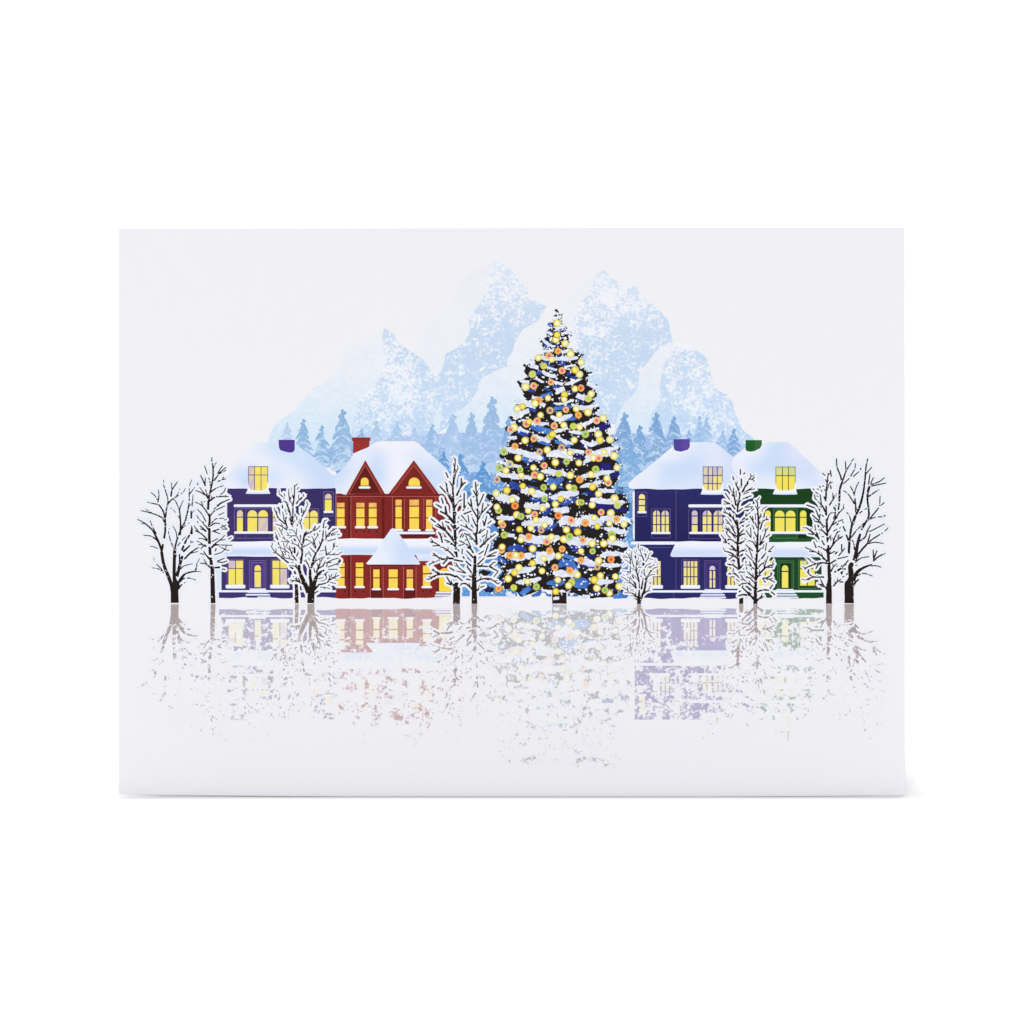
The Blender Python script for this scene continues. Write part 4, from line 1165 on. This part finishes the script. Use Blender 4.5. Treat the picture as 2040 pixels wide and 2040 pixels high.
T3 = T(535, 955, 7.727)
bare('thin snowy bare tree printed in front of the purple house', T3, 7.727, '''
52 44 437 1906 432 1740 425 1590|50 20 412 1445 415 1360|30 24 402 1125 400 1030|24 20 368 690 374 570 376 440|18 10 372 410 395 280 402 90|24 14 352 690 340 580 320 480 265 340|12 10 242 292 205 255 162 222|9 8 250 255 240 215|14 9 330 335 315 250 310 150|16 10 430 370 475 310 548 252|10 8 460 292 468 235|10 9 440 152 466 124|12 8 375 402 342 345
28 14 352 832 300 790 245 748|12 8 240 745 180 710 110 688|26 14 306 805 270 690 258 620 275 585|15 11 245 682 155 600|13 9 178 632 120 530 88 440|12 9 240 602 216 500|16 14 215 438 210 402|16 10 462 792 445 670 430 570|10 9 470 792 505 758|10 8 212 852 185 790 155 748|15 9 142 932 125 870 104 818|9 8 240 862 262 812|11 8 322 967 270 930 218 898|9 8 320 968 198 950|10 10 165 1012 148 968|9 9 240 1032 230 980|9 8 265 1042 292 985
13 9 235 1172 210 1120 184 1080|9 8 265 1162 250 1118|16 10 425 1242 360 1150 320 1030|15 10 432 1182 472 1088|9 9 376 1067 354 1048|18 8 305 1285 250 1240 205 1200 130 1140 75 1085 40 1028|11 8 382 1242 300 1215 228 1210|9 8 320 1137 230 1070 148 1045|40 30 415 1440 398 1380|9 9 440 712 432 760|10 9 350 690 380 740''',
     57, 9.5, seed=8, tint=0.35, gap=0.25)
bare('forked snowy bare tree printed between the purple and red houses', T3, 7.727, '''
104 92 650 1906 655 1760 660 1680|60 44 662 1690 655 1600 640 1500|44 34 640 1480 640 1395|76 40 620 1740 560 1610 505 1490 470 1390|44 40 472 1400 470 1335|30 26 496 1288 518 1150 515 1060|24 20 512 1050 525 970|20 18 530 990 545 890 562 828|16 8 560 862 620 820 735 772 795 715|9 8 682 780 718 715|12 9 555 830 592 800|11 9 515 762 495 680 512 600|15 10 515 568 570 470 606 382|15 12 512 512 505 445
12 6 502 1002 465 930 425 872 360 870 275 860|10 8 425 870 438 758|9 8 425 852 395 800 360 772|12 12 490 892 492 860|11 9 500 1082 440 1012 358 984|13 9 455 1382 400 1336 320 1328|18 12 372 1372 335 1352|20 8 540 1612 450 1570 330 1550|12 10 515 1602 430 1545 380 1495|14 10 632 1372 602 1290|11 8 598 1302 570 1220 576 1140|36 26 660 1352 690 1230 735 1122|22 14 752 1102 800 1010 832 910|18 10 836 882 842 785|17 9 842 742 850 690 866 630
13 7 727 1052 700 950 665 870|11 8 708 942 732 900 772 848|10 8 722 1062 660 970 580 920|10 9 552 1032 640 985|11 9 665 1342 740 1250 852 1190|28 10 740 1422 785 1310 828 1215|10 8 655 1182 618 1108|62 18 690 1690 720 1540 770 1450 850 1402|12 9 715 1432 695 1362|15 9 880 932 900 870 1005 758|12 9 885 892 880 790|9 8 900 882 1000 855 1092 850|8 7 960 850 1068 805|9 9 870 748 888 726
17 12 892 1162 875 1030|14 8 885 1166 965 1110|10 9 910 950 1032 915|10 8 985 1082 1012 1040 1065 1030|9 8 1010 1032 1018 975|8 8 798 1105 862 1085|10 8 925 1160 1060 1158 1095 1132|15 12 840 1332 872 1258|11 9 885 1290 980 1240 1075 1213|11 8 918 1350 1010 1315 1090 1280 1112 1248|11 9 895 1342 905 1290|9 8 920 1385 1060 1385|15 12 750 1382 842 1330|9 8 750 1532 842 1510|17 10 770 1622 870 1600 932 1568
18 9 945 1542 1000 1510 1082 1478|12 9 945 1535 930 1468|9 8 955 1588 1035 1602|42 14 700 1702 765 1635|15 10 715 1748 762 1720|9 8 798 1660 870 1665 942 1682|11 9 960 1500 975 1460|10 8 690 1110 640 1050''',
     61, 10.0, seed=11, tint=0.3, gap=0.2)

T45 = T(850, 900, 6.233)
bare('snowy bare tree printed in front of the red house doorway', T45, 6.233, '''
82 78 369 1886 372 1780 374 1662|24 28 375 1300 362 1200 357 1110|30 34 356 1110 352 1000 348 920|34 30 342 880 340 760 332 620|28 18 332 600 325 480 330 380|16 14 335 400 338 290|12 9 340 260 350 180 360 88|13 8 345 332 362 260 394 200|11 10 266 318 238 256|10 9 318 432 284 368|30 12 326 642 265 520 245 395|13 11 240 512 165 430|18 10 375 537 430 430 484 378|13 11 428 425 430 332|17 8 345 692 380 640 417 598|15 11 465 692 465 515|10 8 450 735 492 665
32 12 336 882 260 790 172 742|28 14 243 772 232 680|13 10 206 642 184 575|13 12 182 692 118 652|18 9 340 952 298 900|12 11 277 882 235 865|28 12 356 1132 260 1010 200 950 55 832|12 10 212 952 195 878|12 9 196 962 108 915|14 11 195 1122 175 1050 148 998|14 10 360 972 406 930|19 9 360 1182 300 1130 225 1093|15 9 342 1302 270 1230 198 1185|13 9 160 1167 100 1130 45 1110|9 8 160 1165 75 1170
22 13 325 1325 260 1325 180 1332 85 1264|11 9 180 1332 120 1360 35 1396|15 11 262 1325 205 1392|15 12 345 1342 452 1362|10 9 385 1212 412 1242|13 11 438 1282 472 1332|22 15 362 1552 285 1522|17 10 272 1522 180 1520 100 1540 25 1586|13 11 180 1517 130 1508 70 1448|22 10 342 1667 290 1620 250 1553|13 11 300 1652 252 1630|13 11 370 1540 462 1620|11 9 482 1502 400 1440 368 1388|10 9 480 1506 366 1480|13 11 337 1472 288 1440|15 12 333 1652 400 1640 492 1647
10 9 430 1240 440 1205|9 9 400 940 425 890|10 8 395 830 425 760|9 9 455 1060 470 1020''',
     57, 9.5, seed=14, tint=0.35, gap=0.3)
bare('snowy bare tree printed beside the lower left boughs of the Christmas tree', T45, 6.233, '''
66 52 593 1886 592 1740 590 1580|46 36 592 1560 596 1480 598 1405|34 28 598 1380 600 1300|32 22 620 1142 612 1010|22 20 624 1010 630 900|20 12 630 880 636 780 632 710|15 11 632 668 622 560 605 378|11 10 612 543 580 478|13 11 640 682 707 528|13 10 680 762 702 638|15 9 638 842 690 750 782 655|15 11 562 702 548 588|15 11 562 692 513 630|15 11 628 812 565 708|13 10 616 922 565 820|13 10 463 772 552 738|10 8 433 790 508 882|10 8 526 887 514 790
15 9 713 917 748 798|11 9 712 905 698 858|11 9 760 895 802 858|10 9 645 1012 678 962|11 9 566 982 500 940 423 910|13 10 612 1132 550 1060 470 1013|13 11 622 1062 580 1008|11 9 418 1062 442 1018|9 9 445 1062 462 1030|17 9 665 1182 740 1110 852 1020|11 9 728 1102 757 978|15 9 577 1252 520 1170 408 1103|10 9 548 1182 485 1043|11 9 650 1272 705 1232|11 10 718 1292 767 1148|11 9 743 1302 868 1243|13 11 750 1300 847 1290
15 11 577 1312 498 1233|10 9 440 1267 442 1208|13 10 625 1407 712 1323|17 9 620 1420 700 1420 775 1422 833 1372|13 11 775 1425 887 1482|17 10 582 1572 555 1500 500 1428|15 12 547 1412 488 1360|13 12 572 1562 530 1540|13 10 498 1582 542 1590|19 9 615 1612 690 1580 790 1580 888 1642|10 9 763 1592 797 1575|17 10 562 1702 490 1640 428 1640|22 9 625 1722 670 1685 717 1668|9 8 838 1552 888 1482|10 9 660 1010 720 960
9 8 575 560 590 556|9 9 690 1060 720 1030|10 8 400 1165 460 1150|9 8 480 1100 495 1090''',
     61, 9.5, seed=17, tint=0.4, gap=0.3)

bare('small round snowy bush printed at the left corner of the navy house', T(1230, 1075, 14.87), 14.87, '''
112 92 640 1902 640 1780 640 1690|80 38 630 1700 642 1600 645 1500|70 36 680 1790 740 1640 800 1480 842 1255|32 14 850 1202 900 1090 980 950 1100 840 1205 800|15 12 930 1010 988 908|22 12 880 1122 980 1050 1112 1030|28 22 832 1192 800 1050 790 880|18 14 820 832 870 760 985 703|27 12 780 612 740 500 690 380 590 208|17 12 722 502 660 465 598 438|13 12 685 350 698 240|19 12 838 652 900 560 930 450 1002 383|12 11 910 562 982 555|12 11 980 600 1052 580
36 13 640 1242 600 1060 550 900 560 740 572 618|13 11 572 762 630 508|13 11 590 752 640 670 704 618|15 11 542 922 470 870 398 838|15 11 610 1022 662 888|16 12 612 1202 540 1110 455 1030|26 15 482 1142 400 990 380 880 380 788|14 11 382 952 268 948|11 10 240 945 132 923|26 12 382 722 380 560 365 398|15 12 372 692 280 630 213 593|19 14 492 822 440 650 420 480 425 348|15 12 352 532 310 440 253 383|15 12 302 527 148 520|11 10 272 502 163 453
26 12 515 1402 380 1270 250 1180 108 1088|13 10 368 1242 355 1158|13 11 372 1292 268 1263|38 26 547 1432 540 1350 518 1268|17 12 484 1252 420 1190 380 1078|13 11 402 1162 298 1108|46 20 738 1330 750 1240 757 1148|40 26 712 1452 738 1310|24 18 655 1432 640 1280|34 14 592 1722 480 1610 340 1577 213 1575|24 12 342 1572 290 1490 148 1408|20 12 302 1502 308 1383|24 12 582 1722 500 1670 388 1665|22 11 582 1782 485 1728|22 13 785 1612 870 1540 998 1510|19 11 858 1552 930 1470 974 1368
9 9 360 1450 472 1482|9 9 380 1500 498 1532|12 11 550 412 478 338|12 11 568 362 558 288|12 11 738 322 748 248|12 11 800 352 820 285|14 12 640 765 682 708|16 13 615 832 660 810 708 832|18 16 722 1012 728 928|12 11 868 1252 912 1220|11 10 170 1040 215 1060|12 11 340 300 360 330|12 11 880 380 890 345|11 10 215 760 230 710|11 10 170 790 180 770|12 10 190 1280 240 1270|14 12 1110 620 1130 595|12 10 1100 672 1160 665|11 10 960 720 990 705|12 11 990 1200 1000 1190|10 9 450 930 460 915''',
     57, 7.6, seed=20, tint=0.4, gap=0.1, twigs=0.5)

T78 = T(1435, 925, 6.9)
bare('tall snowy bare tree printed in front of the navy house end wall', T78, 6.9, '''
56 50 286 1916 288 1818|32 38 262 1432 250 1340 245 1262|38 32 240 1235 242 1120|38 30 240 1100 246 960 243 880|26 22 240 870 236 770|22 18 232 640 250 540 268 420|15 13 290 312 288 200|12 11 276 137 275 72|12 12 322 132 336 118|18 10 272 422 240 330 200 243|12 11 186 213 170 168|17 9 212 557 190 430 182 328|11 10 147 352 118 293|11 10 126 482 68 398|13 10 128 542 48 503|10 10 126 543 48 546|15 13 200 612 160 556|9 8 215 442 220 368
19 9 305 377 360 270 427 158|12 11 356 294 382 262|12 11 438 212 467 178|11 10 455 230 466 222|15 8 338 382 438 322|10 9 398 357 472 338|11 9 313 476 370 450 427 434|9 8 320 412 392 383|10 9 258 522 288 493|15 9 238 652 307 603|9 8 340 592 412 543|10 9 340 590 462 588 430 642|13 8 268 812 340 720 412 663|13 11 268 812 328 784|14 13 353 762 398 740|20 10 227 832 150 710 42 654|11 9 150 712 128 663|13 9 207 952 140 840 72 753
15 8 227 992 120 920 68 843|11 10 207 1012 168 968|13 11 268 952 322 893|11 10 358 857 397 828|19 9 263 982 310 960 362 956|11 9 137 1012 100 970 78 928|15 8 217 1082 160 1040 102 1028|20 9 217 1192 130 1100 42 1054|10 9 72 1052 13 968|20 9 273 1087 332 1050|9 8 333 1022 378 1042|11 10 222 1192 128 1160|15 9 228 1242 290 1190 348 1163|18 15 282 1256 305 1238|16 14 360 1194 378 1182|20 9 222 1282 150 1220 58 1194|9 9 217 1272 118 1245|11 10 172 1267 118 1307
17 9 247 1442 180 1390 97 1369|13 9 267 1562 210 1510 168 1463|13 11 267 1552 260 1488|10 9 263 1480 342 1483|22 8 278 1422 312 1378|14 14 118 1505 142 1505|9 9 218 1582 262 1607|9 9 350 1382 352 1330|10 10 362 1442 357 1388|9 9 400 965 415 940''',
     57, 8.8, seed=23, tint=0.35, gap=0.25)
bare('snowy bare tree printed between the navy and green houses', T78, 6.9, '''
54 40 482 1916 482 1830 480 1740|38 34 484 1700 487 1620 489 1545|34 30 488 1545 492 1440 492 1360|28 30 495 1340 502 1230|30 26 505 1220 510 1100 512 1000|26 22 514 1000 518 925|16 16 520 902 522 800 520 700|14 10 518 690 514 600 507 488|9 8 522 662 484 570|11 8 532 752 570 650 592 598|13 11 548 892 580 790 648 753|11 9 560 872 576 800|11 9 502 872 480 800|13 11 468 814 408 713|11 9 452 762 443 715|9 8 486 762 480 680|11 9 417 1002 353 908|10 9 424 1007 417 873
10 9 502 1002 464 928|15 9 540 1102 590 1020 632 893|13 11 548 1107 600 1060 637 1040|11 10 625 1002 677 963|10 9 550 1032 552 978|15 8 497 1152 450 1070 388 1047|11 10 442 1187 348 1104|15 9 520 1202 550 1165 592 1149|10 9 618 1182 637 1083|10 9 663 1197 732 1124|10 9 665 1200 702 1200|15 12 568 1292 627 1218|9 8 523 1342 547 1308|10 9 442 1287 393 1158|10 9 432 1312 348 1233|16 12 487 1402 443 1323|13 11 482 1452 430 1410 388 1379|11 9 427 1402 400 1343
13 11 513 1432 560 1375 602 1353|10 9 598 1432 630 1340 656 1263|19 10 508 1552 560 1480 640 1410 738 1369|13 11 618 1415 717 1415|17 10 477 1572 420 1520 373 1478|11 10 457 1612 398 1558|13 11 638 1562 690 1530 707 1498|13 11 588 1565 650 1570 742 1620|11 10 585 1572 622 1622|11 9 352 1607 310 1570 283 1523|11 9 372 1637 300 1640 263 1672|17 10 482 1722 420 1660 368 1624|15 13 518 1747 590 1725 662 1731|13 11 683 1707 718 1658|13 11 702 1754 748 1792
20 12 457 1852 390 1780 298 1688|15 13 248 1807 330 1790 402 1802|18 9 508 1872 550 1830 597 1819|11 9 550 1842 577 1778|16 14 360 1550 380 1556|9 8 430 1450 420 1430|14 12 262 1750 275 1742|9 8 500 1340 470 1290''',
     61, 8.8, seed=26, tint=0.35, gap=0.25)

bare('snowy bare tree printed at the right end of the green house', T(1595, 920, 6.664), 6.664, '''
74 68 375 1882 376 1760 376 1642|62 44 376 1660 380 1600 384 1552|44 40 384 1562 378 1480 376 1385|36 34 370 1350 368 1240 366 1122|20 20 355 1060 352 1005|32 26 350 972 350 880 346 770|18 20 340 702 338 590|19 10 336 482 342 370 366 153|10 9 290 153 328 182|12 11 406 192 393 113|11 9 354 372 375 300 400 262|20 8 402 352 398 310|15 13 334 514 312 468|19 9 336 692 290 590 182 478|12 10 274 552 258 438|10 10 250 322 262 342|10 9 220 360 242 366|10 9 198 402 230 424|9 9 165 355 180 378|9 9 285 318 310 322|9 9 270 372 284 395
9 9 212 452 230 460|13 11 182 612 83 574|15 8 386 572 430 500 483 433|11 9 430 492 427 413|15 10 453 742 462 650 469 568|15 8 356 762 375 710 408 673|13 11 242 732 198 628|13 11 247 787 158 708|12 11 244 782 258 698|19 9 304 864 260 810 187 788|22 10 373 912 430 810 500 690 573 613|12 9 428 837 478 798|10 9 498 792 558 768|14 12 482 836 498 822|9 9 518 882 553 853|10 9 438 922 482 893|13 11 592 917 563 858|15 9 337 964 290 915 243 903
17 10 198 972 130 915 73 873|11 10 198 969 103 955|17 9 242 1022 205 930 188 833|10 10 305 724 283 708|22 10 353 1042 402 973|22 10 423 1112 450 1010 492 928|17 8 388 1162 430 1100 500 1020 593 979|10 9 283 995 307 995|13 12 312 1102 283 1048|15 8 203 1137 173 1058|10 9 233 1125 257 1130|15 12 352 1202 320 1165 273 1138|11 10 388 1222 452 1188|20 14 462 1220 482 1200|11 10 503 1252 588 1148|13 11 545 1182 545 1098|11 10 493 1287 637 1253|20 9 352 1332 280 1250 200 1200 63 1138
10 9 202 1197 118 1190|20 15 366 1352 300 1340 250 1345|17 11 242 1345 203 1417|15 9 224 1350 160 1370 53 1413|13 12 192 1350 140 1320 103 1283|17 11 398 1347 468 1303|15 8 403 1452 440 1390 478 1358|13 11 493 1437 560 1390 632 1308|19 9 498 1440 600 1420 718 1368|16 8 640 1358 642 1318|15 10 302 1530 160 1525 88 1463|13 10 172 1530 100 1555 43 1592|20 10 348 1692 300 1640 233 1624|15 8 302 1642 263 1558|20 10 438 1647 490 1590 533 1563|13 12 518 1595 600 1596 682 1606
14 12 452 1466 466 1452|11 9 560 1530 575 1522|14 8 385 1530 405 1500|11 9 400 1040 402 1000|10 9 560 790 562 812|10 9 480 1390 490 1382''',
     57, 8.6, seed=29, tint=0.45, gap=0.25)
bare('broad snowy bare tree printed at the far right end', T(1640, 900, 6.236), 6.236, '''
110 104 321 1882 322 1760 318 1645|100 60 320 1665 334 1610 350 1560|60 54 342 1480 338 1430 350 1400|62 60 350 1590 342 1480|54 16 368 1602 420 1500 500 1440 602 1402|10 8 602 1420 650 1415 717 1432|17 8 628 1352 690 1300 768 1264|15 9 630 1352 618 1218|12 9 635 1312 667 1228|13 7 418 1542 500 1510 617 1546|32 12 373 1662 400 1620 437 1588
46 28 386 1352 410 1240 432 1120 457 1030|32 10 400 1342 460 1240 560 1130 620 1080|12 10 615 1082 703 1028|11 8 728 1014 775 978 804 942|15 9 555 1122 582 1023|11 8 560 1142 640 1125 748 1139|20 9 458 1107 520 1060 545 1000 600 980 758 898|11 9 543 992 587 912|26 15 478 962 520 890 560 820 567 740 550 618|18 30 550 602 553 510 572 438|13 8 565 402 580 278|11 9 583 412 622 323|13 8 600 407 700 370 760 319|11 9 598 427 773 389|13 8 573 552 630 510 713 459
13 11 558 852 630 770 687 698|13 8 563 842 640 815 690 808|10 8 695 808 750 805 783 773|9 9 702 642 706 553|11 8 700 666 722 662 757 633|30 26 318 1252 325 1120 345 960|28 28 347 962 362 880|34 10 368 892 400 800 460 660 500 490 520 330 530 200 553 83|11 8 523 292 560 240 603 194|17 9 407 742 400 650 385 530 338 428|11 8 385 522 410 440 442 378|15 8 387 642 320 540 285 505|9 7 290 508 250 484|10 8 347 877 330 810 294 753|13 8 353 1062 410 980 513 879|10 9 452 762 482 739|9 8 518 717 548 699
17 14 323 1122 288 1037|13 10 387 1212 380 1140 360 1098|13 8 400 1372 470 1320 568 1304|22 26 188 712 200 600 205 470 232 388|22 9 232 382 215 300 175 200 165 88|19 10 238 372 280 250 318 180|9 8 325 170 345 140|9 8 350 120 378 88|11 9 282 232 274 123|11 9 253 397 322 333|11 9 343 302 388 222|9 8 395 202 399 148|10 8 373 307 442 248|11 11 462 222 467 203|13 11 273 982 248 928
11 9 220 1500 245 1490|20 16 228 1515 235 1490|12 10 290 1525 300 1512''',
     61, 8.0, seed=32, tint=0.6, gap=0.4, twigs=0.15)

# ---------------------------------------------------------------- printed reflections on the ice
AXIS = 1202.6


def fall(y, a=1212, b=1480, top=1.0, low=0.0, p=1.0):
    return top + (low - top) * clamp((y - a) / (b - a)) ** p


def reflect(name, label, layers, strength, cov, z, maxy=1475, tone=None):
    out = []
    zs = sorted({L['z'] for L in layers})
    rank = {q: i for i, q in enumerate(zs)}
    for L in layers:
        V = [(x, 2 * AXIS - y) for x, y in L['v']]
        F = []
        for f in L['f']:
            if min(V[i][1] for i in f) < maxy and max(V[i][1] for i in f) > AXIS:
                F.append(f)
        if not F:
            continue
        used = sorted({i for f in F for i in f})
        new = {o: i for i, o in enumerate(used)}
        c = []
        for i in used:
            s = strength
            col = L['c'][i]
            if col[0] > 195 and col[1] > 140 and col[2] < 180:
                s *= 0.6
            if tone:
                col = mix(col, tone, 0.5 if sum(col) < 250 else 0.0)
            c.append(mix(PAPER, col, s))
        pv = [V[i] for i in used]
        out.append(dict(v=[(x, max(y, AXIS)) for x, y in pv], f=[[new[i] for i in f] for f in F], c=c,
                        u=[PAPER] * len(pv), a=[(cov(x, y) * fall(y, 1225, 1335, 1.12, 0.74)) * L['a'][i] for (x, y), i in zip(pv, used)], z=z + rank[L['z']] * 1.0))
    return build(name, out, M_REFL, root, label)



# a little of every wall is lost at random; more and more of it further from the shore
f1 = field((450, 1215, (0.62,)), (470, 1250, (0.62,)), (500, 1280, (0.50,)), (540, 1250, (0.72,)), (560, 1290, (0.72,)), (600, 1230, (1.1,)), (660, 1250, (0.95,)), (640, 1300, (0.5,)), (500, 1330, (0.52,)), (545, 1335, (0.62,)), (600, 1340, (0.34,)), (460, 1340, (0.25,)), (530, 1370, (0.42,)), (500, 1400, (0.34,)), (550, 1430, (0.34,)), (620, 1390, (0.3,)), (480, 1440, (0.05,)), (600, 1450, (0.05,)), (540, 1470, (0.0,)))
reflect('house_reflection', 'faint lilac reflection printed below the purple house', HOUSES[0].layers, 0.33, lambda x, y: f1(x, y)[0], 1)
f2 = field((690, 1220, (0.95,)), (720, 1250, (0.95,)), (780, 1220, (0.86,)), (830, 1250, (0.92,)), (780, 1270, (0.80,)), (700, 1290, (0.75,)), (860, 1280, (0.72,)), (900, 1240, (0.8,)), (700, 1340, (0.40,)), (760, 1345, (0.45,)), (830, 1340, (0.36,)), (700, 1370, (0.33,)), (770, 1390, (0.42,)), (840, 1400, (0.44,)), (720, 1410, (0.18,)), (820, 1440, (0.36,)), (780, 1420, (0.2,)), (880, 1420, (0.34,)), (820, 1478, (0.12,)), (720, 1450, (0.0,)))
reflect('house_reflection', 'faint pink reflection printed below the red house', HOUSES[1].layers, 0.34, lambda x, y: f2(x, y)[0], 12)
f3 = field((1290, 1215, (0.7,)), (1340, 1220, (0.92,)), (1400, 1220, (1.0,)), (1330, 1260, (0.68,)), (1370, 1260, (0.8,)), (1410, 1270, (0.9,)), (1450, 1250, (0.9,)), (1300, 1290, (0.6,)), (1320, 1310, (0.8,)), (1360, 1290, (0.5,)), (1280, 1345, (0.85,)), (1310, 1340, (0.62,)), (1410, 1340, (0.78,)), (1280, 1380, (0.82,)), (1300, 1370, (0.66,)), (1350, 1390, (0.42,)), (1400, 1380, (0.72,)), (1430, 1390, (0.7,)), (1290, 1420, (0.64,)), (1340, 1420, (0.56,)), (1390, 1420, (0.72,)), (1440, 1430, (0.35,)), (1290, 1445, (0.35,)))
reflect('house_reflection', 'lilac reflection printed below the navy blue house', HOUSES[2].layers, 0.33, lambda x, y: f3(x, y)[0] * (1 if y < 1438 else 0.0), 1, tone=(96, 60, 160))
f4 = field((1600, 1220, (0.8,)), (1540, 1220, (0.7,)), (1560, 1260, (0.7,)), (1620, 1250, (0.35,)), (1570, 1290, (0.75,)), (1590, 1280, (0.6,)), (1540, 1335, (0.42,)), (1600, 1335, (0.36,)), (1570, 1350, (0.25,)), (1540, 1390, (0.3,)), (1570, 1412, (0.42,)), (1640, 1320, (0.2,)), (1520, 1430, (0.25,)), (1600, 1440, (0.05,)))
reflect('house_reflection', 'faint green reflection printed below the green house', HOUSES[3].layers, 0.34, lambda x, y: f4(x, y)[0], 12)
f5 = field((1000, 1230, (0.62,)), (1060, 1215, (0.85,)), (1120, 1230, (0.84,)), (1180, 1220, (0.9,)), (1220, 1230, (0.55,)), (1000, 1280, (0.66,)), (1050, 1290, (0.82,)), (1110, 1280, (0.92,)), (1170, 1280, (0.72,)), (1220, 1270, (0.5,)), (1050, 1320, (0.62,)), (1110, 1320, (0.8,)), (1180, 1320, (0.55,)), (1010, 1340, (0.42,)), (1110, 1360, (0.44,)), (1180, 1350, (0.5,)), (1230, 1350, (0.46,)), (1050, 1390, (0.30,)), (1150, 1390, (0.46,)), (1220, 1400, (0.46,)), (1010, 1400, (0.26,)), (1080, 1430, (0.26,)), (1180, 1430, (0.3,)), (1120, 1470, (0.30,)), (1160, 1495, (0.32,)), (1030, 1460, (0.16,)), (1200, 1470, (0.22,)), (1150, 1525, (0.15,)), (1080, 1510, (0.05,)))
reflect('christmas_tree_reflection', 'pale grey speckled reflection printed below the Christmas tree', tree_layers, 0.24, lambda x, y: f5(x, y)[0], 24, 1530)
for i, (lab, layers, cxm) in enumerate(TREES):
    low = 1400 if i in (0, 9) else 1445
    def cv(x, y, c=cxm, low=low):
        return clamp(fall(y, 1206, low, 1.12, 0.14, 0.6) - 0.10 * clamp(abs(x - c) / 55.0) + (0.0 if y < low else -0.14 * (y - low) / 40), 0, 1.2)
    what = lab.replace(' printed', '')
    reflect('tree_reflection', ('faint reflection printed below the ' + what).replace('  ', ' '), layers, 0.42, cv, 42 + 5 * (i % 2), 1490, tone=(120, 70, 60))

WORLD, KEY, KEYANG, BACK, FILL = 0.65, 64.0, math.radians(0.72), 11.0, 6.8

# ---------------------------------------------------------------- white studio sweep
bm = bmesh.new()
prof = [(-3.0, 0.0), (-1.0, 0.0), (0.7, 0.0)]
for k in range(1, 13):
    a = math.radians(90 * k / 12)
    prof.append((0.7 + 0.5 * math.sin(a), 0.5 - 0.5 * math.cos(a)))
prof.append((1.2, 2.2))
rows = [[bm.verts.new((x, y, z)) for x in (-2.5, 2.5)] for y, z in prof]
for a, b in zip(rows, rows[1:]):
    bm.faces.new((a[0], a[1], b[1], b[0]))
me = bpy.data.meshes.new('backdrop')
bm.to_mesh(me)
bm.free()
for p in me.polygons:
    p.use_smooth = True
me.materials.append(M_SWEEP)
sw = bpy.data.objects.new('backdrop', me)
COL.objects.link(sw)
sw['kind'] = 'structure'
sw['label'] = 'seamless white studio sweep under and behind the card'

# ---------------------------------------------------------------- light
W = bpy.data.worlds.new('World')
SC.world = W
W.use_nodes = True
W.node_tree.nodes['Background'].inputs[0].default_value = (0.985, 0.985, 1.0, 1)
W.node_tree.nodes['Background'].inputs[1].default_value = WORLD


def lamp(name, loc, target, sx, sy, power, col=(1, 1, 1)):
    d = bpy.data.lights.new(name, 'AREA')
    d.shape = 'RECTANGLE'
    d.size, d.size_y, d.energy, d.color = sx, sy, power, col
    o = bpy.data.objects.new(name, d)
    COL.objects.link(o)
    o.location = loc
    v = Vector(target) - Vector(loc)
    o.rotation_euler = v.to_track_quat('-Z', 'Y').to_euler()
    return o


# overhead strip box in line with the card face: it skims the print and leaves a narrow shadow at its foot
dk = 3.5
a = LEAN + KEYANG
lamp('strip_box', (-0.1, math.sin(a) * dk, math.cos(a) * dk), (0, 0, 0), 0.5, 0.06, KEY)
lamp('front_softbox', (-0.15, -1.3, 1.5), (0, 0, 0.06), 1.0, 0.8, FILL)
lamp('background_box', (0, 0.75, 1.7), (0, 1.2, 0.15), 2.4, 0.5, BACK)

# ---------------------------------------------------------------- camera: square on to the print
cam = bpy.data.cameras.new('camera')
cam.lens = 85
cam.sensor_width = 36
cam.clip_start = 0.01
cam.clip_end = 50
co = bpy.data.objects.new('camera', cam)
COL.objects.link(co)
D = 2040 * MM * 85 / 36
n = Vector((0, -math.cos(LEAN), math.sin(LEAN)))
up = Vector((0, math.sin(LEAN), math.cos(LEAN)))
c = Vector(root.location) + Vector((1, 0, 0)) * ((1020 - CX) * MM) + up * ((BY - 1020) * MM) + n * (TH / 2)
co.location = c + n * D
co.rotation_euler = (math.radians(90) - LEAN, 0, 0)
SC.camera = co

SC.render.engine = 'CYCLES'
SC.cycles.max_bounces = 8
SC.cycles.use_denoising = True
SC.cycles.denoiser = 'OPENIMAGEDENOISE'
SC.cycles.denoising_input_passes = 'RGB_ALBEDO_NORMAL'
SC.view_settings.view_transform = 'Standard'
SC.view_settings.look = 'None'
SC.view_settings.exposure = 0
SC.view_settings.gamma = 1
